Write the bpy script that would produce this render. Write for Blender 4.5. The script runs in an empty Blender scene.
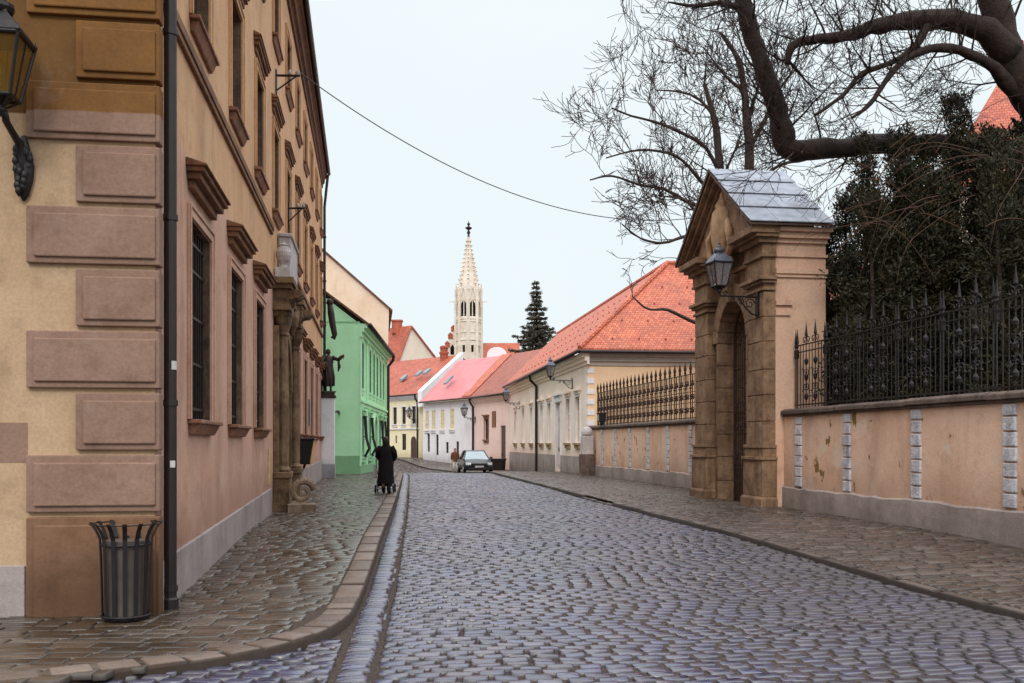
import bpy, bmesh, math, random
import numpy as np
from mathutils import Vector, Matrix
from math import radians, sin, cos, pi, atan2, sqrt
rng = random.Random(11)
nr = np.random.default_rng(7)
scene = bpy.context.scene
COL = scene.collection

# ------------------------------------------------------------------ helpers
def lin(c):
    def f(v):
        v /= 255.0
        return v/12.92 if v <= 0.04045 else ((v+0.055)/1.055)**2.4
    return (f(c[0]), f(c[1]), f(c[2]), 1.0)

def smooth(a, b, x):
    t = min(1, max(0, (x-a)/(b-a)))
    return t*t*(3-2*t)

def G(y):
    """height of the street along its length"""
    return -0.2*(1-smooth(10, 18, y)) - 0.57*smooth(48, 76, y) + 0.62*smooth(80, 100, y)

def tag(o, label=None, cat=None, group=None, kind=None):
    if label: o['label'] = label
    if cat: o['category'] = cat
    if group: o['group'] = group
    if kind: o['kind'] = kind
    return o

def thing(name, label, cat, loc=(0, 0, 0), rz=0, group=None):
    o = bpy.data.objects.new(name, None)
    COL.objects.link(o)
    o.empty_display_size = 0.2
    o.location = loc
    o.rotation_euler = (0, 0, rz)
    return tag(o, label, cat, group)

def copy_tree(o, parent=None):
    c = o.copy()
    COL.objects.link(c)
    if parent: c.parent = parent
    for ch in list(o.children):
        copy_tree(ch, c)
    return c

class MB:
    def __init__(s):
        s.v = []; s.f = []; s.m = []
    def vert(s, p):
        s.v.append(tuple(p)); return len(s.v)-1
    def poly(s, pts, mi=0):
        i = len(s.v)
        s.v.extend(tuple(p) for p in pts)
        s.f.append(tuple(range(i, i+len(pts)))); s.m.append(mi)
        return s
    def box(s, x0, x1, y0, y1, z0, z1, mi=0):
        i = len(s.v)
        s.v += [(x0,y0,z0),(x1,y0,z0),(x1,y1,z0),(x0,y1,z0),(x0,y0,z1),(x1,y0,z1),(x1,y1,z1),(x0,y1,z1)]
        for q in ((0,3,2,1),(4,5,6,7),(0,1,5,4),(1,2,6,5),(2,3,7,6),(3,0,4,7)):
            s.f.append(tuple(i+k for k in q)); s.m.append(mi)
        return s
    def hexa(s, b, t, mi=0):
        """box from 4 bottom and 4 top corners"""
        i = len(s.v)
        s.v += [tuple(p) for p in b]+[tuple(p) for p in t]
        for q in ((0,3,2,1),(4,5,6,7),(0,1,5,4),(1,2,6,5),(2,3,7,6),(3,0,4,7)):
            s.f.append(tuple(i+k for k in q)); s.m.append(mi)
        return s
    def prism(s, poly, d, mi=0):
        """polygon (3d points) extruded by vector d"""
        n = len(poly); i = len(s.v)
        s.v += [tuple(p) for p in poly]+[(p[0]+d[0], p[1]+d[1], p[2]+d[2]) for p in poly]
        s.f.append(tuple(range(i+n-1, i-1, -1))); s.m.append(mi)
        s.f.append(tuple(range(i+n, i+2*n))); s.m.append(mi)
        for k in range(n):
            a, b = i+k, i+(k+1) % n
            s.f.append((a, b, b+n, a+n)); s.m.append(mi)
        return s
    def tube(s, pts, rad, n=8, mi=0, cap=True):
        pts = [Vector(p) for p in pts]
        if not hasattr(rad, '__len__'): rad = [rad]*len(pts)
        rings = []
        prev = None
        for k, p in enumerate(pts):
            if k == 0: t = pts[1]-pts[0]
            elif k == len(pts)-1: t = pts[-1]-pts[-2]
            else: t = pts[k+1]-pts[k-1]
            if t.length < 1e-9: t = Vector((0,0,1))
            t.normalize()
            if prev is None:
                a = Vector((0,0,1)) if abs(t.z) < .9 else Vector((1,0,0))
                u = t.cross(a).normalized()
            else:
                u = prev - t*prev.dot(t)
                if u.length < 1e-6: u = t.orthogonal()
                u.normalize()
            prev = u
            w = t.cross(u)
            i = len(s.v)
            for j in range(n):
                an = 2*pi*j/n
                q = p+(u*cos(an)+w*sin(an))*rad[k]
                s.v.append((q.x, q.y, q.z))
            rings.append(i)
        for a, b in zip(rings, rings[1:]):
            for j in range(n):
                s.f.append((a+j, a+(j+1) % n, b+(j+1) % n, b+j)); s.m.append(mi)
        if cap:
            s.f.append(tuple(rings[0]+j for j in range(n-1, -1, -1))); s.m.append(mi)
            s.f.append(tuple(rings[-1]+j for j in range(n))); s.m.append(mi)
        return s
    def lathe(s, prof, n=12, c=(0, 0, 0), mi=0, rot=0.0, sx=1, sy=1):
        """prof: (radius, z) list"""
        rings = []
        for r, z in prof:
            i = len(s.v)
            for j in range(n):
                a = 2*pi*j/n+rot
                s.v.append((c[0]+r*cos(a)*sx, c[1]+r*sin(a)*sy, c[2]+z))
            rings.append(i)
        for a, b in zip(rings, rings[1:]):
            for j in range(n):
                s.f.append((a+j, a+(j+1) % n, b+(j+1) % n, b+j)); s.m.append(mi)
        s.f.append(tuple(rings[0]+j for j in range(n-1, -1, -1))); s.m.append(mi)
        s.f.append(tuple(rings[-1]+j for j in range(n))); s.m.append(mi)
        return s
    def build(s, name, mats, parent=None, smooth=False, bevel=0, fix=True, uv=False):
        me = bpy.data.meshes.new(name)
        me.from_pydata(s.v, [], s.f)
        if not isinstance(mats, (list, tuple)): mats = [mats]
        for m in mats: me.materials.append(m)
        if len(mats) > 1:
            me.polygons.foreach_set('material_index', s.m)
        if fix and len(s.f) < 60000:
            bm = bmesh.new(); bm.from_mesh(me)
            bmesh.ops.recalc_face_normals(bm, faces=bm.faces)
            bm.to_mesh(me); bm.free()
        if uv: metric_uv(me)
        if smooth:
            me.polygons.foreach_set('use_smooth', [True]*len(me.polygons))
        me.update()
        o = bpy.data.objects.new(name, me)
        COL.objects.link(o)
        if parent: o.parent = parent
        if bevel:
            b = o.modifiers.new('bevel', 'BEVEL'); b.width = bevel; b.segments = 2
            b.limit_method = 'ANGLE'; b.angle_limit = radians(40)
        return o

def metric_uv(me):
    l = me.uv_layers.new(name='UVMap')
    for p in me.polygons:
        n = p.normal
        t = Vector((0,0,1)).cross(n)
        if t.length < 1e-4: t = Vector((1,0,0))
        t.normalize(); b = n.cross(t)
        for li in p.loop_indices:
            co = me.vertices[me.loops[li].vertex_index].co
            l.data[li].uv = (co.dot(t), co.dot(b))

def facade(mb, P, u0, u1, z0, z1, ops, depth, mi=0, ri=None):
    """wall with rectangular openings; P(u, z, d) -> point, d = depth inwards"""
    if ri is None: ri = mi
    us = sorted(set([u0, u1]+[o[0] for o in ops]+[o[1] for o in ops]))
    zs = sorted(set([z0, z1]+[o[2] for o in ops]+[o[3] for o in ops]))
    for a, b in zip(us, us[1:]):
        run = None
        for c, d in zip(zs, zs[1:]):
            um, zm = (a+b)/2, (c+d)/2
            hole = any(o[0] < um < o[1] and o[2] < zm < o[3] for o in ops)
            if hole:
                if run: mb.poly([P(a,run[0],0),P(b,run[0],0),P(b,run[1],0),P(a,run[1],0)], mi)
                run = None
            else:
                run = (run[0], d) if run else (c, d)
        if run: mb.poly([P(a,run[0],0),P(b,run[0],0),P(b,run[1],0),P(a,run[1],0)], mi)
    for o in ops:
        a, b, c, d = o[:4]
        for (p, q) in (((a,c),(b,c)),((b,c),(b,d)),((b,d),(a,d)),((a,d),(a,c))):
            mb.poly([P(p[0],p[1],0),P(q[0],q[1],0),P(q[0],q[1],depth),P(p[0],p[1],depth)], ri)

def pbox(mb, P, u0, u1, z0, z1, d0, d1, mi=0):
    mb.hexa([P(u0,z0,d0),P(u1,z0,d0),P(u1,z0,d1),P(u0,z0,d1)],
            [P(u0,z1,d0),P(u1,z1,d0),P(u1,z1,d1),P(u0,z1,d1)], mi)

def add_window(root, P, u0, u1, z0, z1, d, fm, gm, nx=2, nz=3, bar=.035, fw=.07, name='window'):
    w = MB()
    pbox(w, P, u0, u0+fw, z0, z1, d-.05, d+.03); pbox(w, P, u1-fw, u1, z0, z1, d-.05, d+.03)
    pbox(w, P, u0+fw, u1-fw, z0, z0+fw, d-.05, d+.03); pbox(w, P, u0+fw, u1-fw, z1-fw, z1, d-.05, d+.03)
    for i in range(1, nx):
        u = u0+(u1-u0)*i/nx
        pbox(w, P, u-bar/2, u+bar/2, z0+fw, z1-fw, d-.04, d+.02)
    for i in range(1, nz):
        z = z0+(z1-z0)*i/nz
        pbox(w, P, u0+fw, u1-fw, z-bar/2, z+bar/2, d-.037, d+.022)
    o = w.build(name, fm, root)
    g = MB(); g.poly([P(u0+.02,z0+.02,d), P(u1-.02,z0+.02,d), P(u1-.02,z1-.02,d), P(u0+.02,z1-.02,d)])
    g.build('pane', gm, o)
    return o

# ------------------------------------------------------------------ materials
def new_mat(name):
    m = bpy.data.materials.new(name); m.use_nodes = True
    nt = m.node_tree
    b = nt.nodes['Principled BSDF']
    return m, nt, b

class NT:
    def __init__(s, nt): s.nt = nt
    def n(s, t, **kw):
        x = s.nt.nodes.new(t)
        for k, v in kw.items():
            if k in x.inputs: x.inputs[k].default_value = v
            else: setattr(x, k, v)
        return x
    def l(s, a, b): s.nt.links.new(a, b)
    def coord(s, scale=(1,1,1), which='Object'):
        t = s.n('ShaderNodeTexCoord'); m = s.n('ShaderNodeMapping')
        m.inputs['Scale'].default_value = scale
        s.l(t.outputs[which], m.inputs['Vector'])
        return m.outputs[0]
    def noise(s, vec, scale, detail=5, rough=.6, dist=0):
        x = s.n('ShaderNodeTexNoise'); x.inputs['Scale'].default_value = scale
        x.inputs['Detail'].default_value = detail; x.inputs['Roughness'].default_value = rough
        x.inputs['Distortion'].default_value = dist
        s.l(vec, x.inputs['Vector']); return x.outputs['Fac']
    def ramp(s, fac, a, b, lo=0.0, hi=1.0):
        x = s.n('ShaderNodeMapRange'); x.inputs['From Min'].default_value = a; x.inputs['From Max'].default_value = b
        x.inputs['To Min'].default_value = lo; x.inputs['To Max'].default_value = hi
        s.l(fac, x.inputs['Value']); return x.outputs['Result']
    def mix(s, fac, a, b, mode='MIX'):
        x = s.n('ShaderNodeMix'); x.data_type = 'RGBA'; x.blend_type = mode
        for sock, v in ((x.inputs[0], fac), (x.inputs[6], a), (x.inputs[7], b)):
            if isinstance(v, (int, float)): sock.default_value = v
            elif isinstance(v, (tuple, list)): sock.default_value = v
            else: s.l(v, sock)
        return x.outputs[2]
    def math(s, op, a, b=None):
        x = s.n('ShaderNodeMath'); x.operation = op
        for i, v in enumerate((a, b)):
            if v is None: continue
            if isinstance(v, (int, float)): x.inputs[i].default_value = v
            else: s.l(v, x.inputs[i])
        return x.outputs[0]
    def z(s, vec):
        x = s.n('ShaderNodeSeparateXYZ'); s.l(vec, x.inputs[0]); return x.outputs['Z']
    def bump(s, h, strength, dist, bsdf):
        x = s.n('ShaderNodeBump'); x.inputs['Strength'].default_value = strength; x.inputs['Distance'].default_value = dist
        s.l(h, x.inputs['Height']); s.l(x.outputs[0], bsdf.inputs['Normal'])

def plaster(name, base, alt, dirt=(70, 52, 45), streak=.45, damp=None, zline=None, lower=None,
            flake=None, rough=.85, bump=.25, sc=1.0, zsoft=.05, loalt=None):
    m, nt, b = new_mat(name); t = NT(nt)
    v = t.coord()
    n1 = t.noise(v, .7*sc, 6, .65)
    c = t.mix(t.ramp(n1, .35, .65), lin(base), lin(alt))
    zz = t.z(v)
    if zline is not None:
        wob = t.math('ADD', zz, t.ramp(t.noise(v, 1.3, 5), 0, 1, -zsoft, zsoft))
        lo = t.mix(t.ramp(t.noise(v, 1.1*sc, 6, .65), .35, .65), lin(lower), lin(loalt or lower))
        c = t.mix(t.ramp(wob, zline-zsoft*.4, zline+zsoft*.4), lo, c)
    # big blotches, streaks running down, fine speckle
    n2 = t.noise(v, 2.6*sc, 7, .7)
    c = t.mix(t.ramp(n2, .52, .75, 0, streak*.8), c, lin(dirt))
    vs = t.coord((1.3, 1.3, .3))
    n3 = t.noise(vs, .9*sc, 7, .62, .4)
    c = t.mix(t.ramp(n3, .5, .8, 0, streak), c, lin(dirt))
    n3b = t.noise(t.coord((1, 1, .55)), 1.5*sc, 7, .65, .6)
    c = t.mix(t.ramp(n3b, .6, .8, 0, streak*.6), c, (.62,.55,.5,1))
    n4 = t.noise(v, 28, 4, .7)
    c = t.mix(t.ramp(n4, .3, .7, 0, .28), c, lin(dirt))
    if flake:
        fa = t.noise(v, 1.15*sc, 7, .62, .3)
        c = t.mix(t.ramp(fa, .58, .63), c, lin(flake))
        fb = t.noise(t.coord((1,1,.7)), 1.9*sc, 7, .6, .2)
        c = t.mix(t.ramp(fb, .625, .64), c, lin((128, 104, 60)))
    if damp is not None:
        zw = t.math('ADD', zz, t.ramp(t.noise(v, 1.7, 6), 0, 1, -.5, .5))
        c = t.mix(t.ramp(zw, damp-.25, damp+.7, .62, 0), c, lin(dirt))
    t.l(c, b.inputs['Base Color'])
    b.inputs['Roughness'].default_value = rough
    b.inputs['Specular IOR Level'].default_value = .25
    h = t.math('ADD', t.math('MULTIPLY', t.noise(v, 45, 5), .35), t.noise(v, 5, 6))
    t.bump(h, bump, .03, b)
    return m

def stone(name, base, alt, dirt=(38, 30, 26), amt=.6, rough=.8, spec=.3, sc=1.0, bump=.4):
    m, nt, b = new_mat(name); t = NT(nt)
    v = t.coord()
    c = t.mix(t.ramp(t.noise(v, 1.4*sc, 7, .7), .35, .65), lin(base), lin(alt))
    c = t.mix(t.ramp(t.noise(v, 4.5*sc, 7, .7), .48, .72, 0, amt), c, lin(dirt))
    c = t.mix(t.ramp(t.noise(t.coord((2,2,.25)), 1.7*sc, 6, .7), .5, .75, 0, amt), c, lin(dirt))
    c = t.mix(t.ramp(t.noise(v, 35, 4), .3, .75, 0, .3), c, lin(dirt))
    t.l(c, b.inputs['Base Color'])
    b.inputs['Roughness'].default_value = rough
    b.inputs['Specular IOR Level'].default_value = spec
    h = t.math('ADD', t.math('MULTIPLY', t.noise(v, 30, 6), .5), t.noise(v, 6, 6))
    t.bump(h, bump, .04, b)
    return m

def simple(name, col, rough=.5, metal=0, spec=.5, var=.25, sc=8, bump=.1):
    m, nt, b = new_mat(name); t = NT(nt)
    v = t.coord()
    d = tuple(x*(1-var) for x in lin(col)[:3])+(1,)
    e = tuple(min(1, x*(1+var)) for x in lin(col)[:3])+(1,)
    c = t.mix(t.ramp(t.noise(v, sc, 6), .3, .7), d, e)
    t.l(c, b.inputs['Base Color'])
    t.l(t.ramp(t.noise(v, sc*1.7, 5), .3, .7, max(.02, rough-.1), min(1, rough+.1)), b.inputs['Roughness'])
    b.inputs['Metallic'].default_value = metal
    b.inputs['Specular IOR Level'].default_value = spec
    if bump: t.bump(t.noise(v, sc*5, 5), bump, .01, b)
    return m

def glass(name, col=(20, 18, 20), rough=.06):
    m, nt, b = new_mat(name); t = NT(nt)
    v = t.coord()
    c = t.mix(t.noise(v, .8, 3), lin(col), tuple(x*2.2 for x in lin(col)[:3])+(1,))
    t.l(c, b.inputs['Base Color'])
    b.inputs['Roughness'].default_value = rough
    b.inputs['Specular IOR Level'].default_value = .6
    t.bump(t.noise(v, 1.5, 2), .05, .05, b)
    return m

def tiles(name, a, bcol, mortar, w=.19, h=.17, dirt=(80, 45, 40), amt=.4, bump=.7, seam=False):
    m, nt, b = new_mat(name); t = NT(nt)
    v = t.coord((1,1,1), 'UV')
    o = t.coord()
    br = t.n('ShaderNodeTexBrick')
    br.offset = 0.5 if not seam else 0.0
    br.inputs['Scale'].default_value = 1
    br.inputs['Brick Width'].default_value = w; br.inputs['Row Height'].default_value = h
    br.inputs['Mortar Size'].default_value = .012 if not seam else .02
    br.inputs['Mortar Smooth'].default_value = .3
    br.inputs['Color1'].default_value = lin(a); br.inputs['Color2'].default_value = lin(bcol)
    br.inputs['Mortar'].default_value = lin(mortar)
    wob = t.n('ShaderNodeVectorMath'); wob.operation = 'MULTIPLY_ADD'
    nn = t.n('ShaderNodeTexNoise'); nn.inputs['Scale'].default_value = 1.1; t.l(o, nn.inputs['Vector'])
    t.l(nn.outputs['Color'], wob.inputs[0]); wob.inputs[1].default_value = (.05,.05,0); t.l(v, wob.inputs[2])
    t.l(wob.outputs[0], br.inputs['Vector'])
    c = t.mix(t.ramp(t.noise(o, .9, 6, .7), .45, .75, 0, amt), br.outputs['Color'], lin(dirt))
    c = t.mix(t.ramp(t.noise(o, 3.2, 6, .7), .5, .75, 0, amt*.8), c, lin(dirt))
    c = t.mix(t.ramp(t.noise(o, 1.7, 6, .7), .58, .75, 0, .35), c, lin((225, 170, 150)))
    t.l(c, b.inputs['Base Color'])
    b.inputs['Roughness'].default_value = .6 if not seam else .4
    b.inputs['Specular IOR Level'].default_value = .4
    sep = t.n('ShaderNodeSeparateXYZ'); t.l(wob.outputs[0], sep.inputs[0])
    fr = t.math('FRACT', t.math('DIVIDE', sep.outputs['Y'], h))
    hh = t.math('SUBTRACT', t.math('MULTIPLY', t.math('SUBTRACT', 1.0, fr), .6), t.math('MULTIPLY', br.outputs['Fac'], .7))
    t.bump(hh if not seam else t.math('MULTIPLY', br.outputs['Fac'], 1.0), bump, .03, b)
    return m
# ------------------------------------------------------------------ palette
M = {}
M['left_wall'] = plaster('painted_plaster_left', (220, 178, 138), (212, 166, 124), dirt=(112, 78, 56), streak=.5, zline=5.0, zsoft=.35,
                         lower=(212, 174, 154), loalt=(202, 158, 136), damp=.55)
M['front_wall'] = plaster('painted_plaster_front', (124, 88, 46), (104, 72, 38), dirt=(78, 52, 30), streak=.4, zline=4.86, zsoft=.02,
                          lower=(204, 174, 142), loalt=(184, 154, 122))
M['quoin'] = plaster('quoin_render', (142, 98, 50), (116, 80, 42), dirt=(66, 44, 30), streak=.42, zline=4.88, zsoft=.02,
                     lower=(158, 128, 112), loalt=(142, 112, 96))
M['quoin_base'] = plaster('quoin_base_render', (150, 114, 90), (124, 90, 62), dirt=(66, 46, 32), streak=.5, damp=.35)
M['left_plinth'] = plaster('plinth_render', (176, 164, 160), (150, 138, 136), dirt=(86, 76, 72), streak=.5)
M['hood'] = stone('window_hood_stone', (150, 108, 78), (122, 84, 58), amt=.6)
M['sill'] = stone('window_sill_stone', (168, 122, 98), (140, 98, 76), amt=.5)
M['reveal'] = stone('window_reveal', (140, 110, 88), (90, 70, 58), amt=.8)
M['cornice'] = stone('cornice_wood', (132, 88, 60), (92, 58, 40), amt=.7)
M['portal'] = stone('portal_sandstone', (152, 124, 94), (100, 74, 52), amt=.8)
M['gate_stone'] = stone('gate_sandstone', (170, 138, 108), (116, 88, 66), dirt=(52, 38, 30), amt=.7, sc=.9)
M['gate_lime'] = stone('gate_relief_stone', (206, 170, 134), (176, 138, 104), amt=.45)
M['white_stone'] = stone('white_limestone', (214, 206, 204), (178, 170, 168), amt=.35, dirt=(90, 84, 84))
M['gate_wall'] = plaster('gate_render', (232, 194, 168), (224, 182, 154), dirt=(104, 72, 58), streak=.4)
M['garden_wall'] = plaster('garden_wall_render', (236, 202, 176), (228, 188, 160), dirt=(140, 104, 86), streak=.55, flake=(216, 192, 172), bump=.5, damp=.55)
M['concrete'] = plaster('plinth_concrete', (182, 168, 162), (156, 142, 136), dirt=(84, 70, 64), streak=.6, bump=.6, damp=-.1)
M['coping'] = stone('coping_stone', (122, 104, 94), (86, 72, 66), amt=.7)
M['strip'] = stone('strip_blocks', (228, 226, 230), (190, 186, 192), dirt=(84, 78, 82), amt=.55, bump=.9)
M['iron'] = simple('wrought_iron', (26, 21, 22), .5, 0, .4, .3)
M['pipe'] = simple('drainpipe_paint', (36, 24, 25), .5, 0, .5, .25, 4)
M['zinc'] = simple('zinc_sheet', (134, 140, 152), .5, .1, .5, .3, 3)
M['paper'] = simple('paper_sticker', (196, 190, 190), .7)
M['glass'] = glass('window_glass')
M['glass_light'] = glass('window_glass_light', (90, 100, 108), .08)
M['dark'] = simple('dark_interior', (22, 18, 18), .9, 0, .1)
M['frame_dark'] = simple('window_frame_dark', (58, 40, 34), .5)
M['frame_white'] = simple('window_frame_white', (214, 208, 202), .5, var=.1)
M['wood'] = simple('door_wood', (72, 44, 30), .5)
M['roof_orange'] = tiles('roof_tiles_orange', (214, 118, 84), (180, 88, 62), (112, 58, 46), dirt=(128, 78, 64), amt=.55)
M['roof_red'] = tiles('roof_tiles_red', (200, 104, 74), (168, 80, 58), (104, 54, 44), amt=.55)
M['roof_brown'] = tiles('roof_tiles_brown', (176, 98, 76), (150, 80, 62), (86, 46, 40))
M['roof_pink'] = tiles('roof_sheet_pink', (214, 122, 122), (200, 106, 108), (172, 84, 86), w=.6, h=3.0, seam=True, amt=.25, dirt=(170, 80, 84))
M['roof_left'] = tiles('roof_tiles_dark', (120, 70, 52), (100, 58, 46), (60, 36, 30))
M['cream'] = plaster('cream_plaster', (255, 240, 228), (252, 230, 214), dirt=(200, 168, 150), streak=.3, damp=1.0)
M['cream_side'] = plaster('ochre_plaster', (252, 218, 180), (246, 206, 166), dirt=(200, 160, 126), streak=.25)
M['pink'] = plaster('pale_pink_plaster', (250, 226, 216), (244, 212, 200), dirt=(170, 132, 116), streak=.25, damp=.2)
M['white'] = plaster('white_plaster', (246, 244, 246), (238, 234, 236), dirt=(160, 146, 144), streak=.25, damp=.2)
M['yellow'] = plaster('yellow_plaster', (250, 240, 206), (244, 230, 188), dirt=(170, 146, 110), streak=.2, damp=.3)
M['gablewhite'] = plaster('gable_render', (238, 228, 212), (228, 216, 198), dirt=(180, 160, 140), streak=.15)
M['creamgable'] = plaster('weathered_gable_render', (244, 226, 204), (236, 212, 184), dirt=(190, 154, 124), streak=.4)
M['green'] = plaster('mint_plaster', (204, 252, 206), (186, 244, 190), dirt=(160, 216, 166), streak=.35, zline=1.0, zsoft=.03, lower=(128, 176, 130))
M['green_trim'] = plaster('mint_trim', (200, 248, 206), (188, 240, 194), dirt=(130, 196, 140), streak=.2)
M['greyplinth'] = plaster('grey_plinth', (176, 172, 176), (150, 146, 150), dirt=(96, 88, 88), streak=.5)
M['bronze'] = simple('bronze_patina', (56, 44, 40), .5, .4, .5, .35, 5, .3)
M['church'] = stone('church_limestone', (242, 234, 222), (224, 210, 192), dirt=(160, 138, 122), amt=.4, sc=.3, bump=.2)
M['brick'] = simple('brick_trim', (172, 96, 76), .8, 0, .2, .3, 2)
M['sill_pale'] = stone('pale_sill', (190, 160, 120), (160, 130, 96), amt=.5)
M['hoodgrey'] = plaster('grey_cornice', (196, 184, 172), (178, 164, 152), dirt=(120, 104, 92), streak=.3)
M['shutter'] = simple('yellow_shutter', (216, 202, 164), .6)
M['brick_dark'] = simple('dark_tile', (130, 58, 46), .7)
M['frame_green'] = simple('window_frame_green', (92, 140, 104), .5)
M['bark'] = stone('tree_bark', (62, 45, 38), (44, 32, 28), dirt=(22, 16, 14), amt=.8, sc=3.5, bump=1.0)
M['bark_far'] = stone('tree_bark_far', (76, 60, 54), (58, 46, 42), dirt=(34, 26, 24), amt=.5, sc=2, bump=.6)
M['twig'] = simple('dry_twig', (78, 58, 44), .8, 0, .2, .35)

def leaf_mat(name, a, b, c):
    m, nt, bs = new_mat(name); t = NT(nt)
    g = t.n('ShaderNodeNewGeometry')
    v = t.coord()
    k = t.mix(g.outputs['Random Per Island'], lin(a), lin(b))
    k = t.mix(t.ramp(t.noise(v, 1.4, 4), .45, .7), k, lin(c))
    t.l(k, bs.inputs['Base Color'])
    bs.inputs['Roughness'].default_value = .6
    bs.inputs['Specular IOR Level'].default_value = .25
    return m
M['yew'] = leaf_mat('yew_needles', (52, 52, 32), (33, 34, 24), (66, 56, 34))
M['spruce'] = leaf_mat('spruce_needles', (92, 92, 80), (66, 68, 60), (104, 96, 82))

def paving(name, cols, joint, rough, spec, blue=None):
    m, nt, b = new_mat(name); t = NT(nt)
    at = t.n('ShaderNodeAttribute'); at.attribute_name = 'tone'
    v = t.coord()
    sep = t.n('ShaderNodeSeparateColor'); t.l(at.outputs['Color'], sep.inputs[0])
    c = t.mix(sep.outputs['Red'], lin(cols[0]), lin(cols[1]))
    c = t.mix(t.ramp(sep.outputs['Green'], .55, 1, 0, .8), c, lin(cols[2]))
    c = t.mix(t.ramp(t.noise(v, 26, 6, .7), .4, .75, 0, .45), c, lin(joint))
    c = t.mix(t.ramp(t.noise(v, .45, 6, .7), .45, .7, 0, .5), c, lin(cols[3]))
    c = t.mix(t.math('MULTIPLY', at.outputs['Alpha'], .8), c, lin((50, 34, 28)))  # alpha paints the trees' dark reflection in brown, along with kerb dirt
    c = t.mix(sep.outputs['Blue'], c, lin(joint))
    t.l(c, b.inputs['Base Color'])
    wet = t.ramp(t.noise(v, .5, 5, .6), .35, .65, rough[0], rough[1])
    r2 = t.math('ADD', wet, t.ramp(t.noise(v, 9, 5), .3, .7, -.08, .12))
    r3 = t.math('ADD', r2, t.math('MULTIPLY', sep.outputs['Blue'], .4))
    r3 = t.math('ADD', r3, t.math('MULTIPLY', at.outputs['Alpha'], .34))
    t.l(r3, b.inputs['Roughness'])
    b.inputs['Specular IOR Level'].default_value = spec
    h = t.math('ADD', t.math('MULTIPLY', t.noise(v, 60, 5), .25), t.noise(v, 11, 6))
    t.bump(h, .13, .02, b)
    return m
M['cobble'] = paving('wet_cobbles', ((74, 76, 108), (44, 45, 66), (100, 96, 108), (58, 44, 42)), (26, 17, 13), (.05, .24), 1.0)
M['flag'] = paving('worn_flagstones', ((80, 66, 52), (56, 46, 37), (112, 100, 90), (52, 39, 26)), (34, 24, 16), (.14, .4), .7)
M['flag_r'] = paving('muddy_flagstones', ((80, 65, 55), (58, 47, 41), (108, 96, 88), (52, 38, 29)), (30, 21, 16), (.18, .44), .6)
M['kerbstone'] = paving('kerb_granite', ((122, 106, 96), (98, 84, 76), (138, 122, 112), (76, 56, 34)), (40, 28, 20), (.4, .65), .4)

M['kerb_dark'] = paving('kerb_worn', ((88, 72, 62), (68, 56, 48), (110, 96, 86), (56, 42, 30)), (30, 21, 16), (.3, .55), .4)
def dirt_mat(name, a, b, rough=.85):
    m, nt, bs = new_mat(name); t = NT(nt)
    v = t.coord()
    c = t.mix(t.ramp(t.noise(v, 1.3, 7, .7), .35, .65), lin(a), lin(b))
    c = t.mix(t.ramp(t.noise(v, 40, 5), .4, .7, 0, .5), c, lin((112, 88, 66)))
    t.l(c, bs.inputs['Base Color']); bs.inputs['Roughness'].default_value = rough
    t.bump(t.noise(v, 55, 6), .6, .03, bs)
    return m
M['bed'] = dirt_mat('joint_dirt', (42, 30, 24), (28, 20, 17))
M['earth'] = dirt_mat('garden_earth', (70, 58, 40), (52, 44, 32))

# ------------------------------------------------------------------ world, sun, camera
w = bpy.data.worlds.new('World'); scene.world = w; w.use_nodes = True
t = NT(w.node_tree)
bg = w.node_tree.nodes['Background']
sky = t.n('ShaderNodeTexSky'); sky.sky_type = 'NISHITA'; sky.sun_disc = False
sky.sun_elevation = radians(38); sky.sun_rotation = radians(186)
sky.air_density = 1.2; sky.dust_density = 4
tc = t.n('ShaderNodeTexCoord')
sp = t.n('ShaderNodeSeparateXYZ'); t.l(tc.outputs['Generated'], sp.inputs[0])
# overcast cloud deck: pale at the skyline, brighter overhead (zenith about three times the horizon)
cl = t.noise(tc.outputs['Generated'], 1.7, 6, .55)
deck = t.mix(t.ramp(cl, .3, .7), (8.5, 9.55, 9.95, 1), (9.3, 10.05, 10.3, 1))
up = t.ramp(sp.outputs['Z'], .42, 1.0, 0, 1)
deck2 = t.mix(up, deck, (32, 32.5, 34, 1))
mixc = t.mix(.94, sky.outputs[0], deck2)
t.l(mixc, bg.inputs['Color']); bg.inputs['Strength'].default_value = .1

sl = bpy.data.lights.new('sun', 'SUN'); sl.energy = 1.25; sl.angle = radians(14); sl.color = (1, .95, .88)
so = bpy.data.objects.new('sun', sl); COL.objects.link(so)
el, az = radians(38), radians(186)
# sun stands behind the camera, a little to the right
d = Vector((sin(az)*cos(el), cos(az)*cos(el), sin(el)))
so.rotation_euler = (-d).to_track_quat('-Z', 'Y').to_euler()

cam = bpy.data.cameras.new('camera'); co = bpy.data.objects.new('camera', cam); COL.objects.link(co)
co.location = (0, 0, 1.62); co.rotation_euler = (radians(90), 0, 0)
cam.sensor_width = 36; cam.lens = 35; cam.shift_y = (443-341.5)/1024
cam.clip_end = 2000
scene.camera = co
scene.render.resolution_x = 1024; scene.render.resolution_y = 683
scene.view_settings.view_transform = 'Standard'; scene.view_settings.look = 'None'; scene.view_settings.exposure = 0

# ------------------------------------------------------------------ ground, road, pavements
def interp(pl, y):
    """x on a polyline given as (x, y) with rising y"""
    for (xa, ya), (xb, yb) in zip(pl, pl[1:]):
        if ya <= y <= yb: return xa+(xb-xa)*(y-ya)/(yb-ya)
    return pl[0][0] if y < pl[0][1] else pl[-1][0]

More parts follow.
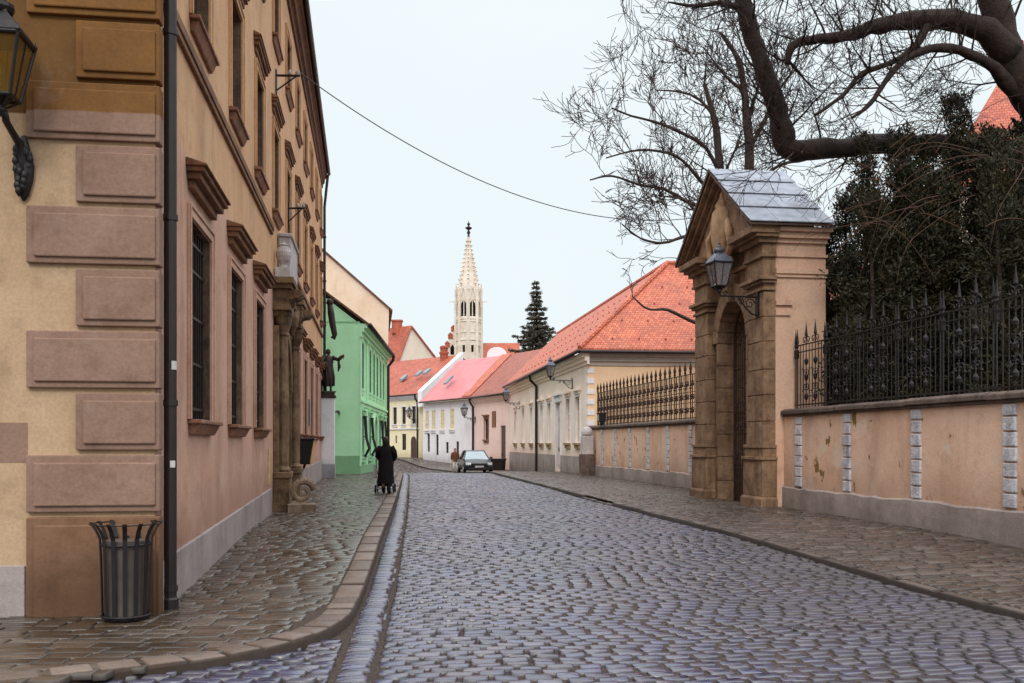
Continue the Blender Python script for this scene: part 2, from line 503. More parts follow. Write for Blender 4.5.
KL = [(-14, 2.6), (-6, 5.9), (-4, 6.9), (-2.85, 7.55), (-2.35, 7.92), (-1.95, 8.42), (-1.7, 9.0), (-1.6, 9.8), (-1.66, 10.8), (-1.93, 14), (-2.75, 23), (-4.2, 37.5),
      (-5.55, 51), (-6.0, 53.5), (-7.2, 56.5), (-8.0, 60)]
KR = [(7.6, -4), (6.35, 4.5), (5.15, 9.9), (4.28, 14.05), (3.5, 18.1), (2.45, 25.7), (.94, 37.5), (-1.1, 52), (-1.45, 62), (-2.4, 68), (-4.5, 74), (-8, 86), (-12, 101), (-16, 110)]
def chaikin(p, n=2):
    for _ in range(n):
        q = [p[0]]
        for a, b in zip(p, p[1:]):
            q.append((a[0]*.75+b[0]*.25, a[1]*.75+b[1]*.25)); q.append((a[0]*.25+b[0]*.75, a[1]*.25+b[1]*.75))
        p = q+[p[-1]]
    return p
KL = chaikin(KL); KR = chaikin(KR)
FL = [(-3.57, 9.95), (-8.3, 43.6), (-7.5, 48.2), (-8.3, 66)]          # wall line at the left
FR = [(11, -8), (8.35, 10), (6.42, 23.4), (5.75, 23.45), (5.2, 28.4), (6.6, 28.5), (3.61, 47.3), (-.15, 77.2), (-3.3, 85), (-8.45, 94.6), (-9.2, 99), (-17, 110)]

gm = MB()
gx = [-600, -60, -20, -14, 0, 12, 20, 60, 600]
gy = [-300, -20] + [i*2.0 for i in range(0, 61)] + [200, 900]
ids = [[gm.vert((x, y, G(y)-.16)) for y in gy] for x in gx]
for i in range(len(gx)-1):
    for j in range(len(gy)-1):
        gm.f.append((ids[i][j], ids[i+1][j], ids[i+1][j+1], ids[i][j+1])); gm.m.append(0)
tag(gm.build('ground', M['earth']), kind='structure')

class Pave:
    """stones with rounded tops written as one big mesh, tone per stone"""
    def __init__(s): s.V = []; s.F = []; s.T = []; s.n = 0
    def stone(s, c, z, bev, crown, tone, drop=.05, tilt=(0, 0), q0=.12, edge=.35):
        # c: 4 corners (x, y) anticlockwise
        cx = sum(p[0] for p in c)/4; cy = sum(p[1] for p in c)/4
        base = s.n
        def zt(x, y): return z+(x-cx)*tilt[0]+(y-cy)*tilt[1]
        # octagon rim (rounded corners), inner ring, centre
        rim = []
        for k in range(4):
            p = c[k]; a = c[k-1]; b = c[(k+1) % 4]
            la = max(1e-3, math.hypot(a[0]-p[0], a[1]-p[1])); lb = max(1e-3, math.hypot(b[0]-p[0], b[1]-p[1]))
            q = q0*min(la, lb)
            rim.append((p[0]+(a[0]-p[0])*q/la, p[1]+(a[1]-p[1])*q/la))
            rim.append((p[0]+(b[0]-p[0])*q/lb, p[1]+(b[1]-p[1])*q/lb))
        r = max(.02, min(math.hypot(c[1][0]-c[0][0], c[1][1]-c[0][1]), math.hypot(c[2][0]-c[1][0], c[2][1]-c[1][1]))/2)
        for lvl in range(3):
            f = (1, 1-.35*bev/r, 1-1.2*bev/r)[lvl]
            dz = (-drop, -bev*.55, 0)[lvl]
            for x, y in rim:
                X = cx+(x-cx)*f; Y = cy+(y-cy)*f
                s.V.append((X, Y, zt(X, Y)+dz)); s.T.append((tone[0], tone[1], 1.0 if lvl == 0 else (edge if lvl == 1 else 0.0), tone[2] if len(tone) > 2 else 0))
        s.V.append((cx, cy, zt(cx, cy)+crown)); s.T.append((tone[0], tone[1], 0, tone[2] if len(tone) > 2 else 0))
        for lvl in range(2):
            for k in range(8):
                a = base+lvl*8+k; b = base+lvl*8+(k+1) % 8
                s.F.append((a, b, b+8, a+8))
        for k in range(8):
            s.F.append((base+16+k, base+16+(k+1) % 8, base+24))
        s.n += 25
    def build(s, name, mat, parent=None):
        me = bpy.data.meshes.new(name)
        me.from_pydata(s.V, [], s.F)
        ca = me.color_attributes.new('tone', 'FLOAT_COLOR', 'POINT')
        ca.data.foreach_set('color', np.array(s.T, dtype=np.float32).ravel())
        me.materials.append(mat)
        me.polygons.foreach_set('use_smooth', [True]*len(me.polygons))
        me.update()
        o = bpy.data.objects.new(name, me); COL.objects.link(o)
        if parent: o.parent = parent
        return o

SK = .135     # the courses run square to the street
def rows(pv, xl, xr, y0, y1, dy, wl, gap, bev, crown, zoff, jit, ztilt, hjit, xc=0.0, sk=SK, skip=0.0, lift=None, q0=.06, amp=.012, bond=None, gapy=None, edge=.35, dirt=None):  # dirt: per-stone amount of painted dark reflection and kerb dirt
    """courses of stones between two boundary functions of y"""
    y = y0; nrow = 0
    if gapy is None: gapy = gap
    while y < y1:
        nrow += 1
        h = dy*rng.uniform(.86, 1.14)
        ym = y+h/2
        a, b = xl(ym), min(xr(ym), xr(y+.0), xr(y+h))
        x = a+rng.uniform(-.2, 0)*wl[0]
        if bond: x = math.floor(a/bond)*bond+(nrow % 2)*bond*.5-bond+.35*bond*sin(nrow*.05)
        wob = rng.uniform(0, 6.28)
        while x < b-.02:
            wd = rng.uniform(*wl)
            x0 = max(x, a)+gap/2; x1 = min(x+wd, b)-gap/2
            x += wd
            if x1-x0 < .05: continue
            if rng.random() < skip: continue
            def yy(xx, yv): return yv+sk*(xx-xc)+amp*sin(xx*1.1+y*.6)
            j = jit
            c = [(x0+rng.uniform(-j, j), yy(x0, y+gapy/2)+rng.uniform(-j, j)), (x1+rng.uniform(-j, j), yy(x1, y+gapy/2)+rng.uniform(-j, j)),
                 (x1+rng.uniform(-j, j), yy(x1, y+h-gapy/2)+rng.uniform(-j, j)), (x0+rng.uniform(-j, j), yy(x0, y+h-gapy/2)+rng.uniform(-j, j))]
            xm = (x0+x1)/2; ymm = yy(xm, ym)
            zz = G(ymm)+zoff+rng.uniform(-hjit, hjit)
            if lift: zz += lift(xm, ymm)
            sl = (G(ymm+.2)-G(ymm-.2))/.4
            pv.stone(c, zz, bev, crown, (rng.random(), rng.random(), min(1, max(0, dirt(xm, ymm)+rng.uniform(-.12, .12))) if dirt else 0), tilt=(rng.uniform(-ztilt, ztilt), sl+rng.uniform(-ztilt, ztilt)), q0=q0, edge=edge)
        y += h

# road: camber, gutter band beside the left kerb, then coursed setts
def camber(x, y):
    return .034+.012*sin(x*.7+.4)*cos(y*.33)+.006*sin(y*.9+x*1.7)
def reflection_and_dirt(x, y):
    """dark reflection of the trees painted brown at near right, plus dirt along the kerb"""
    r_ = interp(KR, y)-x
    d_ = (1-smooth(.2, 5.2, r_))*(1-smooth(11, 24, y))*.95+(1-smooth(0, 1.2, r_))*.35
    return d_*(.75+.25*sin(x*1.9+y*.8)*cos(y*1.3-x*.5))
pv = Pave()
xgut = lambda y: interp(KL, y) if y > 10.6 else interp(KL, 10.6)-.085*(y-10.6)
xlm = lambda y: xgut(y)+.36
xrm = lambda y: interp(KR, y)-.03
rows(pv, lambda y: xgut(y)+.03, lambda y: xgut(y)+.345, 5.2, 54, .125, (.28, .31), .022, .014, .003, 0, .008, .03, .005, xc=-2, lift=camber)
def road_l(y):
    if y > 9.4: return interp(KL, y)+.04
    if y > 5.9: return interp([(-6.6, 5.8), (-4.6, 6.75), (-2.75, 7.8), (-1.4, 9.4)], y)
    return -7.0
rows(pv, road_l, lambda y: xgut(y)+.01, 5.2, 9.9, .158, (.212, .262), .03, .009, .0015, 0, .009, .055, .006, xc=-2, sk=.06, lift=camber, q0=.13, gapy=.024, edge=.55)
rows(pv, xlm, xrm, 5.2, 62, .158, (.212, .262), .03, .009, .0015, 0, .009, .055, .006, xc=0, skip=.002, lift=camber, q0=.13, bond=.237, gapy=.024, edge=.55, dirt=reflection_and_dirt)
tag(pv.build('road', M['cobble']), kind='structure')
# far part of the road, coarser
pv = Pave()
rows(pv, lambda y: interp([(-8.3, 60), (-8.4, 66), (-12, 84), (-20, 100), (-26, 112)], y), xrm, 62, 106, .3, (.36, .5), .05, .03, .012, 0, .015, .04, .01)
tag(pv.build('road_bend', M['cobble']), kind='structure')
pv = Pave()
rows(pv, lambda y: -8.3, lambda y: interp(KL, y)-.0, 54, 60, .2, (.22, .3), .04, .02, .01, 0, .012, .04, .01)

bed = MB()
by = [-20, -5, 0]+[1.0*i for i in range(2, 120)]
for ya, yb in zip(by, by[1:]):
    bed.poly([(-30, ya, G(ya)+.008), (9, ya, G(ya)+.008), (9, yb, G(yb)+.008), (-30, yb, G(yb)+.008)])
tag(bed.build('road_bed', M['bed'], fix=False), kind='structure')

# pavements
SW = .12
def in_left(y): return interp(FL, y)-.25
pv = Pave()
kin = lambda y: interp(KL, y)-.3
rows(pv, in_left, kin, 10.3, 47.6, .16, (.18, .46), .018, .007, .001, SW, .007, .022, .004, xc=-3.5, q0=.04, amp=.004)
rows(pv, lambda y: interp([(-7.7, 47), (-8.2, 62)], y), kin, 47.6, 60, .2, (.25, .5), .02, .012, .004, SW, .012, .02, .006, xc=-7)
def corner_l(y): return -9.0
def corner_r(y):
    yy = y-.1*0
    return interp([(-6.3, 5.4), (-4.3, 6.45), (-3.1, 7.25), (-2.62, 7.75), (-2.27, 8.3), (-2.05, 9.0), (-1.98, 10.3)], yy)
rows(pv, corner_l, corner_r, 5.4, 10.35, .2, (.24, .5), .016, .007, .001, SW, .008, .018, .004, xc=-2.2, sk=.05, q0=.04, amp=.003)
sw_l = tag(pv.build('left_pavement', M['flag']), kind='structure')
def bedstrip(name, pl, pr, y0, y1, z, mat, step=.5):
    b = MB(); y = y0
    while y < y1:
        yb = min(y1, y+step)
        b.poly([(pl(y), y, G(y)+z), (pr(y), y, G(y)+z), (pr(yb), yb, G(yb)+z), (pl(yb), yb, G(yb)+z)]); y = yb
    return tag(b.build(name, mat, fix=False), kind='structure')
bedstrip('left_pavement_bed', lambda y: -14, lambda y: interp([(-14.2, 2.6), (-6.2, 5.9), (-4.2, 6.9), (-3.05, 7.55), (-2.55, 7.95), (-2.15, 8.45), (-1.9, 9.0), (-1.8, 9.8)]+[(a-.2, b) for a, b in KL if b > 10.4], y), 2.6, 60, SW-.018, M['bed'], .25)
pv = Pave()
kinr = lambda y: interp(KR, y)+.15
rows(pv, kinr, lambda y: interp(FR, y)+.3, 4, 62, .17, (.18, .46), .02, .008, .001, SW, .009, .028, .006, xc=4, q0=.05, amp=.006)
rows(pv, kinr, lambda y: interp(FR, y)+.3, 62, 104, .3, (.4, .7), .03, .014, .005, SW, .02, .02, .006, xc=-2)
tag(pv.build('right_pavement', M['flag_r']), kind='structure')
bedstrip('right_pavement_bed', lambda y: interp(KR, y)+.12, lambda y: interp(FR, y)+.4, -4, 108, SW-.018, M['bed'])

def kerb(name, pl, side, width, length, ymin, h=SW):
    """row of long granite kerb stones following a polyline; side -1: stones lie to the left of the line"""
    pv = Pave()
    # resample
    P = [Vector(p) for p in pl]
    seg = [(P[i], P[i+1]) for i in range(len(P)-1)]
    tot = sum((b-a).length for a, b in seg)
    def at(s):
        for a, b in seg:
            L = (b-a).length
            if s <= L: return a+(b-a)*(s/L), (b-a).normalized()
            s -= L
        return P[-1].copy(), (P[-1]-P[-2]).normalized()
    s = 0
    while s < tot-.1:
        L = length*rng.uniform(.75, 1.2)
        L2 = min(L, .34) if P[0].x < -10 and 11.5 < s < 16 else L
        a, ta = at(s); b, tb = at(min(tot, s+L2-.015))
        s += L2
        if a.y < ymin: continue
        na = Vector((-ta.y, ta.x))*(-side); nb = Vector((-tb.y, tb.x))*(-side)
        a2 = a+na*width; b2 = b+nb*width
        c = [a, b, b2, a2]
        if side > 0: c = [a, b, b2, a2][::-1]
        c = [(p.x, p.y) for p in c]
        ym = (a.y+b.y)/2
        sl = (G(b.y)-G(a.y))/(b.y-a.y) if abs(b.y-a.y) > .05 else 0
        z = G(ym)+h+rng.uniform(-.006, .008)
        if name.startswith('right') and 25.2 < ym < 29: z -= .07
        pv.stone(c, z, .022, .002, (rng.random(), rng.random()), edge=.7, q0=.05, drop=h+.06, tilt=(rng.uniform(-.01, .01), sl))
    s = 0; dark = name.startswith('right')
    while s < tot-.05:          # bedding under the stones
        a, ta = at(s); b, tb = at(min(tot, s+.1)); s += .1
        if a.y < ymin: continue
        na = Vector((-ta.y, ta.x))*(-side)*(width-.01); nb = Vector((-tb.y, tb.x))*(-side)*(width-.01)
        za, zb = G(a.y)+h-.03, G(b.y)+h-.03
        if dark and 25.0 < a.y < 29.2: za -= .075; zb -= .075
        q = [(a.x, a.y, za), (b.x, b.y, zb), (b.x+nb.x, b.y+nb.y, zb), (a.x+na.x, a.y+na.y, za), (a.x, a.y, za-.15), (b.x, b.y, zb-.15)]
        i = pv.n; pv.V += q; pv.T += [(.5, .5, .9, 0)]*6; pv.F += [(i, i+1, i+2, i+3), (i, i+4, i+5, i+1)]; pv.n += 6
    return tag(pv.build(name, M['kerb_dark'] if dark else M['kerbstone']), kind='structure')
kerb('left_kerb', KL, -1, .3, .95, 2.5)
kerb('right_kerb', KR, 1, .15, .9, 1)
# ------------------------------------------------------------------ wall lanterns (one design, several brackets)
def lantern_parts(root, z0, s=1.0, cx=0, cy=0, glassmat=None, roofmat=None):
    """four-sided street lantern, bottom at z0, about 1.1 m tall; returns head"""
    hd = MB(); r0, r1 = .155*s, .275*s
    q = pi/4
    def ring(r, z): return [(cx+r*cos(q+k*pi/2)*1.2, cy+r*sin(q+k*pi/2)*1.2, z) for k in range(4)]
    zb, zt = z0+.12*s, z0+.66*s
    a, b = ring(r0, zb), ring(r1, zt)
    for k in range(4):
        hd.tube([a[k], b[k]], .016*s, 6)
        hd.tube([a[k], a[(k+1) % 4]], .018*s, 6); hd.tube([b[k], b[(k+1) % 4]], .02*s, 6)
        hd.tube([(cx, cy, z0), a[k]], .013*s, 6)
        m = [(a[k][i]+a[(k+1) % 4][i])/2 for i in range(3)]; n = [(b[k][i]+b[(k+1) % 4][i])/2 for i in range(3)]
        hd.tube([m, n], .008*s, 5)
        hd.lathe([(.006*s, 0), (.028*s, .02*s), (.01*s, .06*s), (.002*s, .09*s)], 6, b[k])
    hd.lathe([(.03*s, -.05*s), (.06*s, 0), (.05*s, .05*s), (.11*s, .12*s)], 10, (cx, cy, z0))
    h = hd.build('lantern_frame', M['iron'], root)
    rf = MB()
    rf.lathe([(r1*1.25, zt), (r1*1.28, zt+.025*s), (r1*.95, zt+.12*s), (r1*.45, zt+.24*s), (r1*.42, zt+.26*s)], 4, (cx, cy, 0), 0, q)
    rf.lathe([(.11*s, zt+.25*s), (.13*s, zt+.29*s), (.12*s, zt+.33*s), (.05*s, zt+.37*s), (.05*s, zt+.4*s), (.02*s, zt+.44*s), (.035*s, zt+.47*s), (.004*s, zt+.53*s)], 10, (cx, cy, 0))
    rf.build('lantern_roof', roofmat or M['zinc_dark'], root)
    gl = MB()
    a, b = ring(r0*.97, zb+.01), ring(r1*.97, zt-.01)
    for k in range(4): gl.poly([a[k], a[(k+1) % 4], b[(k+1) % 4], b[k]])
    gl.build('lantern_glass', glassmat or M['lamp_glass'], root)
    bl = MB(); bl.lathe([(.02*s, zb), (.03*s, zb+.1*s), (.05*s, zb+.2*s), (.05*s, zb+.28*s), (.02*s, zb+.33*s)], 8, (cx, cy, 0))
    bl.build('bulb', M['bulb'], root)
    return h

def scroll(mb, c, ax, up, r, turns=1.4, rad=.014, start=0, n=18, flip=1):
    pts = []
    ax = Vector(ax); up = Vector(up); c = Vector(c)
    for i in range(n+1):
        f = i/n; a = start+flip*f*turns*2*pi; rr = r*(1-.78*f)
        pts.append(c+ax*cos(a)*rr+up*sin(a)*rr)
    mb.tube(pts, rad, 5)

m, nt, b = new_mat('lantern_glass'); t = NT(nt)
v = t.coord()
t.l(t.mix(t.noise(v, 3, 4), lin((176, 166, 170)), lin((206, 200, 204))), b.inputs['Base Color'])
b.inputs['Roughness'].default_value = .12; b.inputs['Transmission Weight'].default_value = .75; b.inputs['IOR'].default_value = 1.05
b.inputs['Specular IOR Level'].default_value = .5
M['lamp_glass'] = m
M['amber_glass'] = m2 = m.copy()
for n_ in m2.node_tree.nodes:
    if n_.bl_idname == 'ShaderNodeMix': n_.inputs[6].default_value = lin((150, 112, 52)); n_.inputs[7].default_value = lin((176, 140, 80))
M['zinc_dark'] = simple('lantern_sheet', (78, 80, 96), .35, .3, .5, .3, 5)
M['bulb'] = simple('frosted_bulb', (120, 110, 96), .4)

def bracket_lantern(label, loc, rz, reach, group, scale=1.0):
    """root sits on the wall; local -X points away from the wall into the street"""
    r = thing('wall_lantern', label, 'lantern', loc, rz, group)
    br = MB()
    br.tube([(0, 0, 0), (-reach, 0, 0)], .022, 6)
    br.box(-.03, .02, -.07, .07, -.45, .12)
    br.tube([(-.02, 0, -.42), (-.16, 0, -.4), (-.32, 0, -.25), (-.5, 0, -.03)], .018, 6)
    scroll(br, (-.2, 0, -.16), (1, 0, 0), (0, 0, 1), .13)
    scroll(br, (-.43, 0, -.12), (-1, 0, 0), (0, 0, 1), .09)
    scroll(br, (-.66, 0, -.085), (1, 0, 0), (0, 0, 1), .075)
    scroll(br, (-.84*reach, 0, .07), (1, 0, 0), (0, 0, 1), .06)
    br.tube([(-reach, 0, 0), (-reach, 0, .1)], .03, 6)
    br.build('bracket', M['iron'], r)
    lantern_parts(r, .1, scale, -reach, 0)
    return r

# ------------------------------------------------------------------ the long town house on the left
LR = math.atan(.1406)
LB = thing('town_house', 'long three-storey ochre and pink town house with corner quoins, on the left kerb', 'house', (-3.57, 9.95, 0), LR)
PL = lambda u, z, d: (-d, u, z)               # street front: along +y, facing +x
PF = lambda u, z, d: (-u, d, z)               # narrow front at the corner: along -x, facing -y
LL = 33.6
us = [1.9+3.3*i for i in range(10)]
ops = []
for i, u in enumerate(us):
    if i not in (3, 4): ops.append((u, min(u+1.5, LL-.3), 1.9, 4.3))
    ops.append((u+.1, min(u+1.4, LL-.3), 6.72, 8.6))
    ops.append((u+.1, min(u+1.4, LL-.3), 10.55, 12.0))
ops.append((12.8, 15.3, -.4, 4.2))
mb = MB(); facade(mb, PL, 0, LL, -.5, 12.9, ops, .3, 0, 1)
mb.build('street_wall', [M['left_wall'], M['reveal']], LB)
mb = MB(); mb.poly([PF(0, -.5, 0), PF(9, -.5, 0), PF(9, 12.9, 0), PF(0, 12.9, 0)])
mb.poly([(-9, 0, -.5), (-9, LL, -.5), (-9, LL, 12.9), (-9, 0, 12.9)]); mb.poly([(0, LL, -.5), (-9, LL, -.5), (-9, LL, 12.9), (0, LL, 12.9)])
mb.poly([(-.35, 0, 12.8), (-9, 0, 12.8), (-9, LL, 12.8), (-.35, LL, 12.8)])
mb.poly([(-.36, 0.1, -.4), (-.36, LL-.1, -.4), (-.36, LL-.1, 12.8), (-.36, 0.1, 12.8)])
mb.build('corner_wall', M['front_wall'], LB)
# plinths
mb = MB(); mb.hexa([(0,.16,-.5),(.05,.16,-.5),(.05,11.2,-.5),(0,11.2,-.5)], [(0,.16,.42),(.05,.16,.42),(.05,11.2,.66),(0,11.2,.66)])
mb.hexa([(0,17.8,-.5),(.05,17.8,-.5),(.05,LL,-.5),(0,LL,-.5)], [(0,17.8,.8),(.05,17.8,.8),(.05,LL,.9),(0,LL,.9)])
mb.build('plinth', M['left_plinth'], LB, bevel=.01)
mb = MB(); mb.box(-9, -1.22, -.03, 0, -.5, .42); mb.build('corner_plinth', M['left_plinth'], LB, bevel=.01)
mb = MB(); mb.box(-3, -1.2, -.004, .02, 1.43, 1.82); mb.build('paint_patch', M['quoin'], LB)
# quoins: raised block with a raised field inside, returned round the corner
def quoin(w, z0, z1, mat):
    q = MB()
    q.box(-w, .055, -.055, .14, z0+.025, z1-.025)
    q.build('quoin', mat, LB, bevel=.012)
    f = MB()
    f.box(-w+.075, .02, -.085, -.05, z0+.085, z1-.10)
    return f.build('quoin_field', mat, LB, bevel=.014)
quoin(1.2, -.5, .914, M['quoin_base'])
z = .914
for i in range(20):
    quoin(1.2 if i % 2 == 0 else .74, z, z+.612, M['quoin']); z += .612
# sills, hoods, surrounds, windows, grilles
def sill(u0, u1, z, dep=.16, h=.13):
    s = MB()
    s.box(0, dep, u0-.12, u1+.12, z-.05, z); s.hexa([(0,u0-.06,z-.05-h),(dep*.35,u0-.06,z-.05-h),(dep*.35,u1+.06,z-.05-h),(0,u1+.06,z-.05-h)], [(0,u0-.06,z-.05),(dep*.8,u0-.06,z-.05),(dep*.8,u1+.06,z-.05),(0,u1+.06,z-.05)])
    s.build('sill', M['sill'], LB, bevel=.012)
def hood(u0, u1, z, k=1.0):
    s = MB()
    s.box(0, .08*k, u0-.12, u1+.12, z, z+.1); s.box(0, .16*k, u0-.18, u1+.18, z+.1, z+.18)
    s.box(0, .21*k, u0-.22, u1+.22, z+.18, z+.24); s.hexa([(0,u0-.25,z+.24),(.25*k,u0-.25,z+.24),(.25*k,u1+.25,z+.24),(0,u1+.25,z+.24)],
        [(0,u0-.25,z+.34),(.24*k,u0-.25,z+.27),(.24*k,u1+.25,z+.27),(0,u1+.25,z+.34)])
    s.build('hood', M['hood'], LB, bevel=.012)
def surround(u0, u1, z0, z1, w=.15, p=.035):
    s = MB()
    s.box(0, p, u0-w, u0-.012, z0, z1+w); s.box(0, p, u1+.012, u1+w, z0, z1+w); s.box(0, p, u0-.012, u1+.012, z1+.012, z1+w)
    s.box(p, p+.02, u0-w, u0-w+.04, z0, z1+w); s.box(p, p+.02, u1+w-.04, u1+w, z0, z1+w); s.box(p, p+.02, u0-w+.04, u1+w-.04, z1+w-.04, z1+w)
    s.build('surround', M['left_wall'], LB, bevel=.008)
for i, u in enumerate(us):
    e = min(u+1.5, LL-.3)
    if i not in (3, 4):
        add_window(LB, PL, u, e, 1.9, 4.3, .24, M['frame_dark'], M['glass'], 2, 3, .05)
        g = MB(); n = 9
        for k in range(n): uu = u+.06+(e-u-.12)*k/(n-1); g.tube([(-.09, uu, 1.9), (-.09, uu, 4.3)], .013, 5)
        for zz in (2.05, 2.62, 3.2, 3.78, 4.12): g.box(-.105, -.075, u, e, zz-.018, zz+.018)
        g.build('grille', M['iron'], LB)
        sill(u, e, 1.9); hood(u, e, 4.62); surround(u, e, 1.9, 4.3)
    a, b2 = u+.1, min(u+1.4, LL-.3)
    add_window(LB, PL, a, b2, 6.72, 8.6, .2, M['frame_dark'], M['glass'], 2, 3, .05)
    sill(a, b2, 6.72, .13); hood(a, b2, 8.85, .6); surround(a, b2, 6.72, 8.6, .13)
    add_window(LB, PL, a, b2, 10.55, 12.0, .2, M['frame_dark'], M['glass'], 2, 2, .05)
    sill(a, b2, 10.55, .12); surround(a, b2, 10.55, 12.0, .13)
mb = MB(); mb.box(0, .07, .2, 11.6, 6.18, 6.3); mb.box(0, .05, .2, 11.6, 6.1, 6.18); mb.box(0, .07, 17.4, LL, 6.18, 6.3)
mb.build('string_course', M['hood'], LB, bevel=.01)
# eaves cornice and roof
def eave(o, za, zb):
    return [(o, -o, za), (o, LL+.05, zb)]
mb = MB()
prof = [(0, -.62), (.08, -.6), (.1, -.46), (.22, -.4), (.26, -.24), (.4, -.16), (.44, 0), (0, .06)]
n = len(prof)
za, zb = 13.6, 13.3
for k in range(n):
    (o1, h1), (o2, h2) = prof[k], prof[(k+1) % n]
    mb.poly([(o1, -o1, za+h1), (o1*.5, LL+.03, zb+h1), (o2*.5, LL+.03, zb+h2), (o2, -o2, za+h2)])
    mb.poly([(o1, -o1, za+h1), (-9, -o1, za+h1), (-9, -o2, za+h2), (o2, -o2, za+h2)])
mb.poly([(o*.5, LL+.03, zb+h) for o, h in prof])
mb.build('eaves_cornice', M['cornice'], LB)
mb = MB()
mb.poly([(.5, -.5, za+.04), (.26, LL+.05, zb+.04), (-4.2, LL+.05, 16.2), (-4.2, 3.5, 17)])
mb.poly([(.5, -.5, za+.04), (-4.2, 3.5, 17), (-9.5, -.5, za+.04)])
mb.poly([(-9.5, -.5, za+.04), (-4.2, 3.5, 17), (-4.2, LL+.05, 16.2), (-9.5, LL+.05, zb+.04)])
mb.poly([(.26, LL+.05, zb+.04), (-9.5, LL+.05, zb+.04), (-4.2, LL+.05, 16.2)])
mb.build('roof', M['roof_left'], LB, uv=True)
mb = MB(); mb.tube([(.52, -.4, za+.0), (.3, LL, zb+.0)], .07, 8); mb.build('gutter', M['pipe'], LB, smooth=True)
# drainpipes
def pipe(mb, x, y, z0, z1, r=.065, step=1.9):
    mb.tube([(x, y, z0), (x, y, z1)], r, 12)
    z = z0+.25
    while z < z1:
        mb.lathe([(r+.012, -.03), (r+.012, .03)], 12, (x, y, z)); z += step
mb = MB(); pipe(mb, .1, .25, -.12, 13.2)
mb.lathe([(.085, 0), (.085, .12), (.07, .14)], 12, (.1, .25, -.1))
dp = mb.build('drainpipe', M['pipe'], LB, smooth=False)
mb = MB()
def stick(z0, z1, a0, a1):
    for k in range(4):
        b0 = a0+(a1-a0)*k/4; b1 = a0+(a1-a0)*(k+1)/4
        mb.poly([(.1+.069*cos(b0), .25+.069*sin(b0), z0), (.1+.069*cos(b1), .25+.069*sin(b1), z0), (.1+.069*cos(b1), .25+.069*sin(b1), z1), (.1+.069*cos(b0), .25+.069*sin(b0), z1)])
stick(2.37, 2.46, -1.2, -.2); stick(1.37, 1.44, -1.4, -.6)
mb.build('sticker', M['paper'], dp)
mb = MB(); mb.lathe([(.08, 0), (.085, .05), (.075, .1)], 12, (.1, .25, -.1)); mb.build('red_collar', simple('red_collar_paint', (110, 52, 44), .5), dp)
mb = MB()
mb.tube([(.26, LL-.2, 13.2), (.22, LL-.25, 12.8), (.12, LL-.3, 11.8), (.12, LL-.3, .1)], .06, 10)
z = 1.0
while z < 11.6: mb.lathe([(.08, -.04), (.08, .04)], 10, (.12, LL-.3, z)); z += 1.9
mb.build('far_drainpipe', M['pipe'], LB)
# vents and meter plates on the pink wall
mb = MB(); mb.box(0, .03, 10.85, 11.05, .75, 1.5); mb.build('meter_plate', simple('meter_plate_paint', (196, 170, 110), .5), LB, bevel=.005)
mb = MB(); mb.box(0, .03, 17.9, 18.25, .4, 1.35); mb.build('meter_plate', simple('meter_plate_cream', (214, 190, 150), .5), LB, bevel=.005)
mb = MB(); mb.box(0, .06, 23.9, 24.5, 2.2, 3.1); mb.box(.06, .07, 23.97, 24.43, 2.28, 3.02); mb.build('notice_case', simple('notice_case_paint', (96, 90, 92), .4), LB, bevel=.01)

# portal of carved stone
PT = MB()
def pier(y0, y1):
    PT.box(0, .62, y0-.12, y1+.12, -.4, .12); PT.box(0, .56, y0-.06, y1+.06, .12, .85); PT.box(0, .6, y0-.1, y1+.1, .85, .98)
    PT.box(0, .2, y0-.02, y1+.02, .98, 4.2)
    PT.lathe([(.25,0),(.27,.05),(.2,.12),(.21,.2),(.21,1.2),(.18,2.9),(.17,3.0),(.21,3.04),(.2,3.1),(.3,3.3),(.33,3.42),(.36,3.46),(.36,3.55)], 16, (.3, (y0+y1)/2, .98))
    PT.box(0, .62, y0-.12, y1+.12, 4.53, 4.65); PT.box(0, .54, y0-.04, y1+.04, 4.65, 5.0); PT.box(0, .66, y0-.16, y1+.16, 5.0, 5.1); PT.box(0, .74, y0-.24, y1+.24, 5.1, 5.24)
pier(12.0, 12.7); pier(15.4, 16.1)
PT.box(0, .3, 12.72, 15.38, 4.55, 5.0); PT.box(0, .42, 12.72, 15.38, 5.0, 5.12); PT.box(0, .5, 12.72, 15.38, 5.12, 5.24)
# arch ring
for k in range(12):
    a0, a1 = pi*k/12, pi*(k+1)/12
    c = 14.05
    q = lambda a, r, x: (x, c-cos(a)*r, 2.9+sin(a)*r)
    PT.hexa([q(a0,1.25,0),q(a0,1.25,.24),q(a1,1.25,.24),q(a1,1.25,0)], [q(a0,1.58,0),q(a0,1.58,.24),q(a1,1.58,.24),q(a1,1.58,0)])
    PT.hexa([(-.001,q(a0,1.25,0)[1],q(a0,1.25,0)[2]),(.1,q(a0,1.25,0)[1],q(a0,1.25,0)[2]),(.1,q(a1,1.25,0)[1],q(a1,1.25,0)[2]),(-.001,q(a1,1.25,0)[1],q(a1,1.25,0)[2])],
            [(-.001,q(a0,1.25,0)[1],4.6),(.1,q(a0,1.25,0)[1],4.6),(.1,q(a1,1.25,0)[1],4.6),(-.001,q(a1,1.25,0)[1],4.6)])
PT.box(0, .22, 12.71, 12.79, -.4, 2.9); PT.box(0, .22, 15.31, 15.39, -.4, 2.9)
PT.v = [(x*.62, y, z) for x, y, z in PT.v]
PT.build('portal', M['portal'], LB, bevel=.01)
vl = MB()
